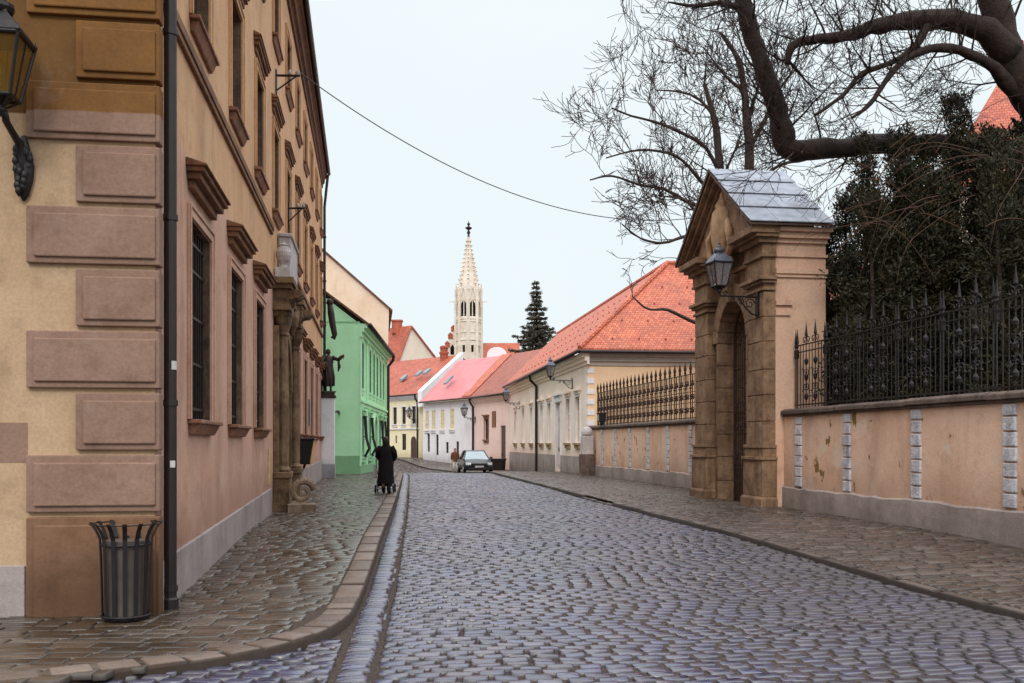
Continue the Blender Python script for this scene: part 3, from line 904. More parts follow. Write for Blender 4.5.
def console(mb, y, w, z0, z1, dep):
    """S-shaped bracket, profile in x-z extruded along y"""
    h = z1-z0
    pr = [(0, z0), (.1, z0-.02), (.19, z0+.06*h), (.2, z0+.16*h), (.13, z0+.25*h), (.14, z0+.4*h), (.24, z0+.55*h), (dep*.85, z0+.68*h), (dep, z0+.82*h), (dep*.97, z0+.95*h), (dep*.8, z1), (0, z1)]
    mb.prism([(x, y, z) for x, z in pr], (0, w, 0))
    mb.tube([(dep*.8, y-.03, z0+.83*h), (dep*.8, y+w+.03, z0+.83*h)], .1, 10); mb.tube([(.11, y-.03, z0+.12*h), (.11, y+w+.03, z0+.12*h)], .075, 10)
    for k in range(4): mb.lathe([(.01,-.1),(.06,-.02),(.05,.06),(.01,.12)], 6, (dep*.55-.05*k, y+w/2, z0+h*(.62-.12*k)))
for y in (12.82, 15.02): console(vl, y, .26, 4.0, 4.98, .62)
for y in (12.0, 12.45, 15.42, 15.86): console(vl, y, .16, 4.42, 5.0, .95)
vl.lathe([(.05,-.3),(.2,-.1),(.26,.1),(.2,.3),(.08,.36)], 8, (.36, 14.05, 4.5))
for k in range(10): vl.lathe([(.02,-.07),(.08,-.03),(.09,.03),(.03,.08)], 6, (.4+.1*rng.random(), 12.9+.35*k, 4.75+.05*rng.random()))
vl.v = [(x*.68, y, z) for x, y, z in vl.v]
vl.build('carving', M['portal'], LB, bevel=.012)
dr = MB(); dr.box(-.3, -.22, 12.8, 15.3, -.4, 4.2)
for k in range(2):
    for zz in (.2, 1.1, 2.0): dr.box(-.22, -.19, 12.95+1.25*k, 13.9+1.25*k, zz, zz+.75)
do = dr.build('door', M['wood'], LB, bevel=.01)
mb = MB(); mb.tube([(-.2, 13.98, 1.1), (-.12, 13.98, 1.1), (-.12, 13.86, 1.1)], .015, 6); mb.build('handle', M['iron'], do)
mb = MB(); mb.box(0, .55, 12.72, 15.38, -.2, .16); mb.build('doorstep', M['portal'], LB, bevel=.02)
# white urn and block standing over the portal
mb = MB(); mb.box(.02, .36, 12.1, 12.5, 5.26, 5.5); mb.lathe([(.09,0),(.11,.03),(.06,.07),(.07,.1),(.14,.18),(.17,.28),(.17,.36),(.13,.46),(.1,.49),(.12,.52),(.05,.56),(.03,.6)], 20, (.2, 12.3, 5.5))
mb.build('urn', M['white_stone'], LB, bevel=.01)
mb = MB(); mb.box(.02, .3, 13.0, 15.1, 5.26, 6.35); mb.box(.02, .34, 12.95, 15.15, 6.35, 6.43); mb.build('attic_block', M['white_stone'], LB, bevel=.02)
# guard stones at the portal foot
def lworld(x, y, z): return Vector((-3.57, 9.95, 0))+Matrix.Rotation(LR, 3, 'Z') @ Vector((x, y, z))
gs = MB()
gs.box(-.3, .3, -.25, .25, -.2, .16)
for k in range(26):
    f0, f1 = k/26, (k+1)/26
    a0, a1 = .2+f0*8.2, .2+f1*8.2
    r0, r1 = .27*(1-.72*f0), .27*(1-.72*f1)
    gs.tube([(.02+cos(a0)*r0, 0, .42+sin(a0)*r0), (.02+cos(a1)*r1, 0, .42+sin(a1)*r1)], [.085*(1-.5*f0), .085*(1-.5*f1)], 9, cap=False)
o = gs.build('guard_stone', stone('guard_stone_pale', (176, 152, 128), (128, 106, 86), amt=.6), smooth=False)
o.location = lworld(.62, 11.9, G(21.7)+.12); o.rotation_euler.z = .25
tag(o, 'pale scroll-shaped guard stone at the foot of the carved portal', 'guard stone')
# brackets for the wires
for (y, z, x) in ((12.6, 9.9, .9), (16.0, 7.7, .7)):
    r = thing('wire_bracket', 'iron wire bracket high on the ochre facade, %s' % ('holding the long overhead cable' if y < 13 else 'the smaller one further along'), 'bracket', lworld(0, y, z), LR)
    mb = MB(); mb.tube([(0, 0, 0), (x*.6, 0, .02)], .028, 6); mb.tube([(0, 0, -.35), (x*.5, 0, 0)], .018, 6); mb.box(0, .03, -.08, .08, -.42, .12)
    mb.build('arm', M['iron'], r)
    mb = MB()
    for k in (0.35, .55): mb.lathe([(.015,0),(.04,.03),(.04,.08),(.02,.12)], 8, (x*k, 0, .02))
    mb.build('insulator', M['white_stone'], r)
# wall-mounted litter bin on an angled tube
r = thing('wall_bin', 'dark wall-mounted litter bin with a yellow side on a bent tube, beyond the portal', 'litter bin', lworld(-.12, 16.75, -.05), LR)
mb = MB(); mb.tube([(.25, .2, .1), (.25, .2, .75), (.45, .2, 1.0), (.5, .2, 1.15)], .035, 8); mb.build('post', M['pipe'], r)
mb = MB(); mb.hexa([(.2,-.05,1.1),(.62,-.05,1.1),(.62,.5,1.1),(.2,.5,1.1)], [(.02,-.1,1.75),(.72,-.1,1.75),(.72,.55,1.75),(.02,.55,1.75)]); mb.box(0,.76,-.13,.58,1.75,1.8)
mb.build('body', M['iron'], r, bevel=.015)
mb = MB(); mb.hexa([(.625,-.02,1.14),(.64,-.02,1.14),(.64,.47,1.14),(.625,.47,1.14)], [(.72,-.06,1.71),(.735,-.06,1.71),(.735,.5,1.71),(.72,.5,1.71)]); mb.build('yellow_panel', simple('yellow_paint', (222, 168, 66), .5), r)

# big lantern on the corner wall
L1 = thing('wall_lantern', 'big black lantern on a gnarled iron arm on the quoined corner wall, nearest the camera', 'lantern', (-4.78, 9.75, 4.35), LR, 'lanterns on wall brackets')
mb = MB()
mb.tube([(0, -.02, -.22), (.0, -.03, .02), (-.02, -.07, .18), (-.04, -.2, .25), (-.035, -.38, .30), (-.02, -.46, .37)], [.04, .05, .04, .035, .035, .03], 8)
for k in range(26):
    a = rng.uniform(0, 6.28); h = rng.uniform(-.3, .2)
    mb.lathe([(.004,-.05),(.035,0),(.028,.035),(.004,.07)], 6, (cos(a)*.07*(1-abs(h)), -.03-.03*rng.random(), h))
mb.lathe([(.01,-.36),(.05,-.3),(.09,-.15),(.1,-.02),(.07,.1),(.04,.22),(.02,.28)], 10, (0, .0, 0), 0, 0, 1, .7)
mb.build('bracket', M['iron'], L1, smooth=True)
lantern_parts(L1, .37, 1.0, -.06, -.46, M['amber_glass'], M['iron'])
# litter bin of iron straps
def bin_at(label, loc):
    r = thing('litter_bin', label, 'litter bin', loc, 0.1)
    R, H = .225, .935
    s = MB(); n = 14
    for k in range(n):
        a = 2*pi*k/n; c, d = cos(a), sin(a); w = .021
        def q(rr, off, z): return (c*rr-d*off, d*rr+c*off, z)
        pts = [(R-.01, .02), (R+.005, .6), (R+.015, .78), (R+.05, .86), (R+.095, .925), (R+.11, .935)]
        for (ra, z0), (rb, z1) in zip(pts, pts[1:]):
            s.hexa([q(ra,-w,z0),q(ra+.006,-w,z0),q(ra+.006,w,z0),q(ra,w,z0)], [q(rb,-w,z1),q(rb+.006,-w,z1),q(rb+.006,w,z1),q(rb,w,z1)])
    s.build('strap', M['iron'], r)
    for rr, z, th in ((R-.004, .04, .02), (R, .72, .022), (R+.1, .92, .012)):
        h = MB(); h.tube([(cos(2*pi*k/32)*rr, sin(2*pi*k/32)*rr, z) for k in range(33)], th*.6, 6, cap=False)
        h.build('hoop', M['iron'], r, smooth=True)
    h = MB(); h.lathe([(R-.03, .0), (R-.02, .03), (R-.03, .05)], 24); h.build('base', M['iron'], r)
    h = MB(); prof = [(R-.035, .05), (R-.03, .76)]
    h.lathe(prof, 28); h.build('liner', simple('bin_liner', (92, 80, 74), .5, .2, .5, .3, 3), r)
    return r
bin_at('black iron strap litter bin with a flared rim in front of the quoined corner', (-3.72, 9.6, G(9.6)+.125))
M['rust'] = simple('rusted_iron', (58, 40, 34), .7, 0, .3, .35, 6)
# ------------------------------------------------------------------ stone gateway on the right
GR = math.atan(.139)
GT = thing('stone_gateway', 'tall sandstone gateway with a pediment, arch and grey sheet roof on the right pavement', 'gateway', (5.9, 23.3, 0), GR)
W, Dp = 5.1, 1.55
Y0, Y1 = 1.4, 3.75       # opening
YC = (Y0+Y1)/2; R = (Y1-Y0)/2; ZS = 4.3
FX = .28                 # body front plane
mb = MB()
# body masonry with an arched hole
def ring(x):
    return [(x, YC-cos(pi*k/16)*R, ZS+sin(pi*k/16)*R) for k in range(17)]
for x in (FX, Dp):
    mb.poly([(x,.06,-.3),(x,Y0,-.3),(x,Y0,ZS),(x,.06,ZS)]); mb.poly([(x,Y1,-.3),(x,W-.06,-.3),(x,W-.06,ZS),(x,Y1,ZS)])
    q = ring(x)
    for a, b in zip(q, q[1:]): mb.poly([a, b, (x, b[1], 6.35), (x, a[1], 6.35)])
    mb.poly([(x,.06,ZS),(x,Y0,ZS),(x,Y0,6.35),(x,.06,6.35)]); mb.poly([(x,Y1,ZS),(x,W-.06,ZS),(x,W-.06,6.35),(x,Y1,6.35)])
    if x == FX: pass
mb2 = MB()
for y in (.06, W-.06):
    mb2.poly([(FX,y,-.3),(Dp,y,-.3),(Dp,y,6.4),(FX,y,6.4)])
    s = -1 if y < 1 else 1
    y2 = y+s*.05
    a, b = min(y,y2), max(y,y2)
    mb2.box(FX+.02, Dp+.015, a, b, 5.52, 5.6); mb2.box(FX+.02, Dp+.02, min(y,y+s*.09), max(y,y+s*.09), 5.6, 5.72); mb2.box(FX+.02, Dp+.03, a, b, 6.0, 6.06)
    mb2.box(FX+.02, FX+.42, min(y,y+s*.07), max(y,y+s*.07), 4.86, 4.98); mb2.box(FX+.02, FX+.38, a, b, 4.62, 4.74)
mb2.poly([(Dp,.06,6.35),(Dp,W-.06,6.35),(Dp,W/2,8.5)])
mb2.build('side_wall', M['gate_wall'], GT)
mb.poly([(FX,.06,6.35),(FX,W-.06,6.35),(FX,W/2,8.5)])
mb.prism([(-.1,.25,6.5),(-.1,W-.25,6.5),(-.1,W/2,8.42)], (.3,0,0))
mb.build('arch_wall', M['gate_stone'], GT)
# reveals (coursed blocks)
mb = MB()
zc = [-.3, .6, 1.25, 1.85, 2.45, 3.1, 3.7, ZS]
for k in range(len(zc)-1):
    for y, s in ((Y0, 1), (Y1, -1)):
        mb.box(FX-.12, .95, min(y, y+s*.16), max(y, y+s*.16), zc[k]+.012, zc[k+1]-.012)
        mb.box(FX-.1, .95, min(y, y+s*.145), max(y, y+s*.145), zc[k+1]-.012, zc[k+1]+.012)
R2 = R-.16
NA = 11
for k in range(NA):
    a0, a1 = pi*k/NA+.008, pi*(k+1)/NA-.008
    q = lambda a, r, x: (x, YC-cos(a)*r, ZS+sin(a)*r)
    mb.hexa([q(a0,R2,FX-.14),q(a0,R2,.95),q(a1,R2,.95),q(a1,R2,FX-.14)], [q(a0,R+.28,FX-.14),q(a0,R+.28,.95),q(a1,R+.28,.95),q(a1,R+.28,FX-.14)])
mb.hexa([(FX-.26,YC-.13,ZS+R2-.05),(FX+.1,YC-.13,ZS+R2-.05),(FX+.1,YC+.13,ZS+R2-.05),(FX-.26,YC+.13,ZS+R2-.05)], [(FX-.34,YC-.24,ZS+R+.5),(FX+.1,YC-.24,ZS+R+.5),(FX+.1,YC+.24,ZS+R+.5),(FX-.34,YC+.24,ZS+R+.5)])
mb.build('arch_ring', M['gate_stone'], GT, bevel=.015)
# piers: pedestal, coursed shaft, capital, entablature block
def gpier(y0, y1):
    p = MB()
    p.box(-.12, FX+.02, y0-.1, y1+.1, -.3, .3)
    p.hexa([(-.12,y0-.1,.3),(FX+.02,y0-.1,.3),(FX+.02,y1+.1,.3),(-.12,y1+.1,.3)], [(-.07,y0-.05,.36),(FX+.02,y0-.05,.36),(FX+.02,y1+.05,.36),(-.07,y1+.05,.36)])
    p.box(-.07, FX+.02, y0-.05, y1+.05, .36, 1.22)
    p.box(-.11, FX+.02, y0-.09, y1+.09, 1.22, 1.3)
    p.box(-.04, FX+.02, y0-.02, y1+.02, 1.3, 1.5); p.box(-.07, FX+.02, y0-.05, y1+.05, 1.5, 1.58)
    z = 1.58
    hs = [.56, .62, .6, .66, .58, .6]
    for h in hs:
        p.box(0, FX+.02, y0+.04, y1-.04, z, z+h-.022); p.box(.012, FX+.02, y0+.052, y1-.052, z+h-.022, z+h); z += h
    p.build('pier', M['gate_stone'], GT, bevel=.014)
    c = MB()
    c.box(-.05, FX+.02, y0-.01, y1+.01, z, z+.07); c.box(.0, FX+.02, y0+.04, y1-.04, z+.07, z+.17)
    c.box(-.08, FX+.02, y0-.05, y1+.05, z+.17, z+.24); c.box(-.14, FX+.02, y0-.11, y1+.11, z+.24, z+.33)
    zz = z+.33
    c.box(-.01, FX+.02, y0+.03, y1-.03, zz, 5.98)
    c.box(-.08, FX+.02, y0-.05, y1+.05, 5.98, 6.05); c.box(-.05, FX+.02, y0-.02, y1+.02, 6.05, 6.3)
    c.box(-.16, FX+.02, y0-.1, y1+.1, 6.3, 6.42); c.box(-.26, FX+.02, y0-.2, y1+.2, 6.42, 6.5); c.box(-.4, FX+.02, y0-.24, y1+.24, 6.5, 6.66)
    c.build('capital', M['gate_stone'], GT, bevel=.014)
gpier(0, 1.12); gpier(W-1.12, W)
# frieze between, recessed panel with a pale urn relief, raking cornices
mb = MB(); mb.box(FX-.1, FX+.02, 1.16, W-1.16, 6.02, 6.12)
mb.build('frieze', M['gate_stone'], GT, bevel=.01)
mb = MB()
AZ = 8.55
def rake(y0, z0, y1, z1, x0, x1, th, off):
    mb.hexa([(x0,y0,z0+off),(x1,y0,z0+off),(x1,y1,z1+off),(x0,y1,z1+off)], [(x0,y0,z0+off+th),(x1,y0,z0+off+th),(x1,y1,z1+off+th),(x0,y1,z1+off+th)])
for (ya, yb) in ((-.28, W/2), (W+.28, W/2)):
    rake(ya, 6.66, yb, AZ, -.42, FX, .13, -.02); rake(ya*.9+yb*.1, 6.66+.189, yb, AZ, -.3, FX-.02, .12, -.16); rake(ya*.8+yb*.2, 6.66+.378, yb, AZ, -.16, FX-.04, .12, -.3)
mb.build('raking_cornice', M['gate_stone'], GT, bevel=.01)
mb = MB()
mb.lathe([(.1,-.95),(.3,-.9),(.22,-.75),(.34,-.55),(.46,-.2),(.5,.15),(.42,.5),(.24,.62),(.3,.7),(.1,.85),(.04,1.0)], 18, (-.12, W/2, 7.1), 0, 0, .5, 1)
mb.tube([(-.12, W/2-.45, 7.3), (-.2, W/2-.75, 7.0), (-.15, W/2-.8, 6.6), (-.12, W/2-.4, 6.3)], [.08,.1,.1,.07], 8)
mb.tube([(-.12, W/2+.45, 7.3), (-.2, W/2+.75, 7.0), (-.15, W/2+.8, 6.6), (-.12, W/2+.4, 6.3)], [.08,.1,.1,.07], 8)
for k in range(9): mb.lathe([(.02,-.08),(.1,-.02),(.11,.04),(.03,.1)], 7, (-.1, W/2-.55+.14*k, 6.28+.05*sin(k)))
mb.build('urn_relief', M['gate_lime'], GT, smooth=True)
# main side cornice under the eaves and the roof sheets
for y, s in ((.06, -1), (W-.06, 1)):
    mb = MB()
    for o, z0, z1 in ((.08, 6.32, 6.42), (.17, 6.42, 6.56), (.28, 6.56, 6.66)):
        mb.box(FX+.03, Dp+o*.2, min(y-.0, y+s*o), max(y, y+s*o), z0, z1)
    mb.build('eaves_cornice', M['gate_wall'], GT, bevel=.012)
mb = MB(); nrw = 4
for s in (-1, 1):
    for k in range(nrw):
        f0, f1 = k/nrw, (k+1)/nrw
        e = W/2+.36
        ya, yb = W/2+s*e*(1-f0), W/2+s*e*(1-f1)
        za, zb = 6.70+(AZ+.16-6.70)*f0, 6.70+(AZ+.16-6.70)*f1
        x0 = -.48; xs = [x0, .2, .95, 1.58] if k % 2 == 0 else [x0, .55, 1.2, 1.58]
        for xa, xb in zip(xs, xs[1:]):
            mb.hexa([(xa+.004,ya,za+.03),(xb-.004,ya,za+.03),(xb-.004,yb,zb-.0),(xa+.004,yb,zb-.0)], [(xa+.004,ya,za+.055),(xb-.004,ya,za+.055),(xb-.004,yb,zb+.018),(xa+.004,yb,zb+.018)])
mb.build('roof', M['zinc'], GT, bevel=.004)
mb = MB()
for s in (-1, 1):
    e = W/2+.34
    mb.hexa([(-.47,W/2+s*e,6.66),(1.56,W/2+s*e,6.66),(1.56,W/2,AZ+.09),(-.47,W/2,AZ+.09)], [(-.47,W/2+s*e,6.705),(1.56,W/2+s*e,6.705),(1.56,W/2,AZ+.135),(-.47,W/2,AZ+.135)])
mb.build('roof_boards', M['wood'], GT)
# wrought iron gate leaf set back in the arch
X = .62
ig = MB(); ya, yb = Y0+.17, Y1-.17
for k in range(15):
    y = ya+(yb-ya)*k/14
    zt = ZS-.35+.55*abs((k-7)/7)**1.5*1.0
    ig.tube([(X, y, .12), (X, y, zt)], .014, 5)
    if k % 2: ig.lathe([(.006,0),(.03,.04),(.024,.09),(.003,.2)], 6, (X, y, zt))
for zz in (.15, .95, 1.05, 2.3, 2.4, 3.6): ig.box(X-.02, X+.02, ya, yb, zz-.018, zz+.018)
for k in range(2):
    ig.box(X-.03, X+.03, (ya, YC)[k]-.0, (ya, YC)[k]+.05, .05, 4.1)
ig.box(X-.03, X+.03, yb-.05, yb, .05, 4.6)
ig.box(X-.012, X+.012, ya, yb, .12, .9)
for k in range(8):
    y = ya+.15+(yb-ya-.3)*k/7
    scroll(ig, (X, y, 2.05), (0,1,0), (0,0,1), .12, 1.5, .012, 0, 16); scroll(ig, (X, y, 2.65), (0,-1,0), (0,0,1), .12, 1.5, .012, 0, 16)
    scroll(ig, (X, y, 1.3), (0,1,0), (0,0,1), .13, 1.5, .012, pi/2, 16)
for k in range(17):
    a = pi*k/16
    q0_ = (X, YC-cos(a)*(R2-.02), ZS+sin(a)*(R2-.02)); a2 = pi*min(16, k+1)/16
    ig.tube([q0_, (X, YC-cos(a2)*(R2-.02), ZS+sin(a2)*(R2-.02))], .025, 5)
for k in range(7):
    a = pi*(k+.5)/7
    ig.tube([(X, YC-cos(a)*.2, ZS-.1+sin(a)*.2), (X, YC-cos(a)*(R2-.04), ZS+sin(a)*(R2-.04))], .014, 5)
    scroll(ig, (X, YC-cos(a)*.62, ZS+sin(a)*.62), (0,1,0), (0,0,1), .15, 1.4, .013, a, 16)
ig.build('iron_gate', M['rust'], GT)

def gworld(x, y, z): return Vector((5.9, 23.3, 0))+Matrix.Rotation(GR, 3, 'Z') @ Vector((x, y, z))
bracket_lantern('grey-roofed lantern on a scrolled bracket hung from the stone gateway', gworld(-.02, .35, 5.08), GR+.12, 1.0, 'lanterns on wall brackets', 1.0)

# ------------------------------------------------------------------ garden walls and iron fences
def garden_wall(label, p0, p1, strips, seed, h=2.42):
    """wall from p0 to p1 (plan); local +y runs along it, street side is local -x"""
    p0 = Vector(p0); p1 = Vector(p1); L = (p1-p0).length; a = atan2(p1.y-p0.y, p1.x-p0.x)-pi/2
    r = thing('garden_wall', label, 'wall', (p0.x, p0.y, 0), a)
    zt = h-.13
    # which side is the street? (-x world)
    side = -1 if cos(a) > 0 else 1
    t_ = .45
    xs = lambda d: (-side)*d        # d positive = into the garden
    def bx(mb, d0, d1, y0, y1, z0, z1):
        x0, x1 = sorted((xs(d0), xs(d1))); mb.box(x0, x1, y0, y1, z0, z1)
    mb = MB(); bx(mb, 0, t_, 0, L, .4, zt); mb.build('panel', M['garden_wall'], r)
    # plinth with a ragged upper edge
    mb = MB(); y = 0; rg = random.Random(seed); hh = .62
    while y < L:
        y2 = min(L, y+rg.uniform(.18, .5)); h2 = .6+rg.uniform(-.022, .025)
        x0, x1 = xs(-.05), xs(t_-.02)
        mb.poly([(x0,y,-.4),(x0,y2,-.4),(x0,y2,h2-.03),(x0,y,hh-.03)]); mb.poly([(x0,y,hh-.03),(x0,y2,h2-.03),(xs(-.02),y2,h2),(xs(-.02),y,hh)]); mb.poly([(xs(-.02),y,hh),(xs(-.02),y2,h2),(xs(.01),y2,h2),(xs(.01),y,hh)])
        hh = h2; y = y2
    bx(mb, 0.0, t_-.02, 0.001, L-.001, -.4, .39)
    mb.build('plinth', M['concrete'], r)
    mb = MB(); y = 0
    while y < L-.05:
        y2 = min(L, y+rg.uniform(1.1, 1.7))
        x0, x1 = sorted((xs(-.1), xs(t_+.06)))
        dz = rg.uniform(-.008, .008)
        mb.hexa([(x0,y+.004,zt+dz),(x1,y+.004,zt+dz),(x1,y2-.004,zt+dz),(x0,y2-.004,zt+dz)], [(x0,y+.004,zt+.08+dz),(x1,y+.004,zt+.08+dz),(x1,y2-.004,zt+.08+dz),(x0,y2-.004,zt+.08+dz)])
        x0b, x1b = sorted((xs(.0), xs(t_-.02)))
        mb.hexa([(x0,y+.004,zt+.08+dz),(x1,y+.004,zt+.08+dz),(x1,y2-.004,zt+.08+dz),(x0,y2-.004,zt+.08+dz)], [(x0b,y+.004,h+dz),(x1b,y+.004,h+dz),(x1b,y2-.004,h+dz),(x0b,y2-.004,h+dz)])
        y = y2
    mb.box(*sorted((xs(-.05), xs(.0))), 0, L, zt-.06, zt)
    mb.build('coping', M['coping'], r, bevel=.012)
    for s_ in strips:
        mb = MB(); z = .62; k = 0
        while z < zt-.08:
            z2 = min(zt-.065, z+.235)
            w_ = .15+rg.uniform(-.01, .01); dd = .035+rg.uniform(0, .018)
            x0, x1 = sorted((xs(-dd), xs(0.01)))
            mb.box(x0, x1, s_-w_, s_+w_, z+.012, z2-.012); z = z2
        mb.build('stone_strip', M['strip'], r, bevel=.014)
    return r, L
def onw(p0, p1, y): return (Vector((p1[1]-p0[1],)), y)
NW0, NW1 = (6.40, 23.4), (8.6, 8.2)
nw_len = (Vector(NW1)-Vector(NW0)).length
def s_at(px, D, m, p0):      # distance along a wall x = D - m*y of the point seen at a column
    k = (px-512)/995.6; y = D/(k+m); return abs(p0[1]-y)*sqrt(1+m*m)
ns = [s_at(px, 9.8, .1446, NW0) for px in (800, 848.5, 918, 1012)]+[11.2, 13.6]
garden_wall('ochre garden wall with flaking plaster, white stone strips and tall yews behind, right of the gateway', NW0, NW1, ns, 3)
FW0, FW1 = (6.75, 28.1), (3.65, 47.1)
fs = [s_at(px, 11.3, .1627, FW0) for px in (690.5, 667.5, 648, 629.5, 615, 602)]
garden_wall('ochre garden wall with a low plinth running from the gateway back to the orange-roofed house', FW0, FW1, fs, 5)

def fence(label, p0, p1, y0, zb, zr, kind):
    p0 = Vector(p0); p1 = Vector(p1); L = (p1-p0).length; a = atan2(p1.y-p0.y, p1.x-p0.x)-pi/2
    side = -1 if cos(a) > 0 else 1
    r = thing('iron_fence', label, 'fence', (p0.x, p0.y, zb), a, 'black iron fences on the garden walls')
    X = -side*.22; H = zr-zb
    mb = MB()
    for zz, th in ((.1, .014), (H-.0, .014), (H-.16, .012)) if kind == 1 else ((.1, .014), (H, .014), (.62, .01), (.98, .01)):
        mb.box(X-.014, X+.014, y0, L, zz-th, zz+th)
    mb.build('rail', M['iron'], r)
    def leafy(mb, z, s=1.0):
        for sy in (-1, 1):
            mb.tube([(X, 0, z), (X, sy*.05*s, z+.05*s), (X, sy*.075*s, z+.02*s), (X, sy*.06*s, z-.03*s)], [.012, .012, .01, .006], 5)
    plain = MB(); plain.tube([(X, 0, .02), (X, 0, H)], .0105, 5)
    spear = MB(); spear.tube([(X, 0, .0), (X, 0, H+.08)], .014, 6)
    spear.lathe([(.016,0),(.034,.05),(.022,.1),(.036,.14),(.026,.2),(.01,.38),(.003,.46)], 7, (X, 0, H-.06))
    spear.box(X-.03, X+.03, -.03, .03, H-.3, H-.1)
    orn = MB(); orn.tube([(X, 0, .02), (X, 0, H+.18)], .012, 5)
    orn.lathe([(.012,0),(.04,.05),(.03,.1),(.008,.3),(.002,.36)], 7, (X, 0, H+.16))
    for sy in (-1, 1):
        scroll(orn, (X, sy*.1, H+.09), (0, -sy, 0), (0, 0, 1), .1, 1.2, .011, -.6)
        scroll(orn, (X, sy*.06, H*.55), (0, -sy, 0), (0, 0, 1), .09, 1.2, .01, .8)
        scroll(orn, (X, sy*.06, H*.35), (0, -sy, 0), (0, 0, -1), .09, 1.2, .01, .8)
        orn.lathe([(.01,-.02),(.028,0),(.01,.02)], 6, (X, sy*.17, H*.62)); orn.lathe([(.01,-.02),(.028,0),(.01,.02)], 6, (X, sy*.17, H*.28))
    for zz in (.28, .72, H-.4): orn.lathe([(.012,-.09),(.045,-.03),(.05,.03),(.012,.09)], 7, (X, 0, zz))
    lily = MB(); lily.tube([(X, 0, .02), (X, 0, H+.1)], .026, 5)
    lily.lathe([(.014,0),(.05,.06),(.035,.12),(.06,.2),(.03,.32),(.003,.46)], 6, (X, 0, H)); leafy(lily, H+.05, 1.2)
    for zz in (.36, .8, 1.16): lily.lathe([(.012,-.1),(.05,-.05),(.02,0),(.05,.05),(.012,.1)], 7, (X, 0, zz))
    bulb = MB(); bulb.tube([(X, 0, .02), (X, 0, H)], .022, 5)
    for zz in (.3, .8, 1.22): bulb.lathe([(.012,-.08),(.035,-.02),(.04,.03),(.012,.08)], 6, (X, 0, zz))
    for sy in (-1, 1):
        scroll(bulb, (X, sy*.1, .8), (0, -sy, 0), (0, 0, 1), .11, 1.2, .017, .4, 12); scroll(bulb, (X, sy*.09, 1.26), (0, -sy, 0), (0, 0, 1), .1, 1.1, .016, .4, 12); scroll(bulb, (X, sy*.09, .36), (0, -sy, 0), (0, 0, 1), .1, 1.1, .016, .4, 12)
    FM = M['iron'] if kind == 1 else M['rust']
    first = {}
    def put(nm, mbx, y):
        if nm not in first:
            o = mbx.build('picket', FM, r); first[nm] = o
        else:
            o = first[nm].copy(); COL.objects.link(o); o.parent = r
        o.location = (0, y, 0)
    y = y0+.03; k = 0
    while y < L-.04:
        if kind == 1:
            j = k % 10
            if j in (0, 1): put('spear', spear, y); y += .09 if j == 0 else .155
            elif j in (4, 7): put('orn', orn, y); y += .155
            else: put('plain', plain, y); y += .155
        else:
            j = k % 3
            if j == 0: put('lily', lily, y)
            elif j == 1: put('plain', plain, y)
            else: put('bulb', bulb, y)
            y += .185
        k += 1
    return r
fence('tall black iron fence with spear and scroll bars in front of the dark yews', NW0, NW1, .12, 2.40, 3.88, 1)
fence('black iron fence of dense lily-topped spears between gateway and orange-roofed house', FW0, (3.76, 46.4), 1.2, 2.37, 3.95, 2)
# small pillar with a grey cabinet in front of the far wall, dark box on the coping
r = thing('stone_pillar', 'short round-topped white pillar standing on a grey block before the garden wall', 'pillar', (3.50, 46.0, G(46)+.1), .16)
mb = MB(); mb.box(-.42, .3, -.3, .3, -.1, .12); mb.box(-.36, .26, -.26, .26, .12, 1.0); mb.build('block', M['coping'], r, bevel=.02)
mb = MB(); mb.box(-.3, .22, -.22, .22, 1.0, 1.85); mb.lathe([(.2,1.85),(.27,1.92),(.27,2.05),(.2,2.2),(.06,2.28)], 14, (-.04, 0, 0)); mb.build('shaft', M['white_stone'], r, bevel=.02)
r = thing('lamp_box', 'small dark box lamp on the coping at the foot of the lily-topped fence', 'lamp', (4.02, 44.0, 2.41), .16)
mb = MB(); mb.box(-.22, .08, -.2, .2, .14, .5); mb.box(-.25, .11, -.23, .23, .5, .54); mb.build('housing', M['iron'], r, bevel=.01)
mb = MB(); mb.box(-.1, -.02, -.14, -.08, -.02, .14); mb.box(-.1, -.02, .08, .14, -.02, .14); mb.build('foot', M['iron'], r)
mb = MB(); mb.box(-.226, -.22, -.15, .15, .19, .45); mb.build('pane', M['glass_light'], r)
# ------------------------------------------------------------------ houses along the street
def root_house(name, label, p, z=0): return thing(name, label, 'house', (p[0], p[1], z))
def front_frame(p0, p1):
    """P(u, z, d) in root-local coordinates (root at p0): u along p0->p1, d inwards (away from the street, +right side)"""
    d = (Vector(p1)-Vector(p0)); L = d.length; t_ = d/L
    return t_, L
def frame(p0, p1, inward):
    t_, L = front_frame(p0, p1)
    n = Vector((-t_.y, t_.x))
    if n.dot(Vector(inward)) < 0: n = -n
    return (lambda u, z, d: (t_.x*u+n.x*d, t_.y*u+n.y*d, z)), L, t_, n

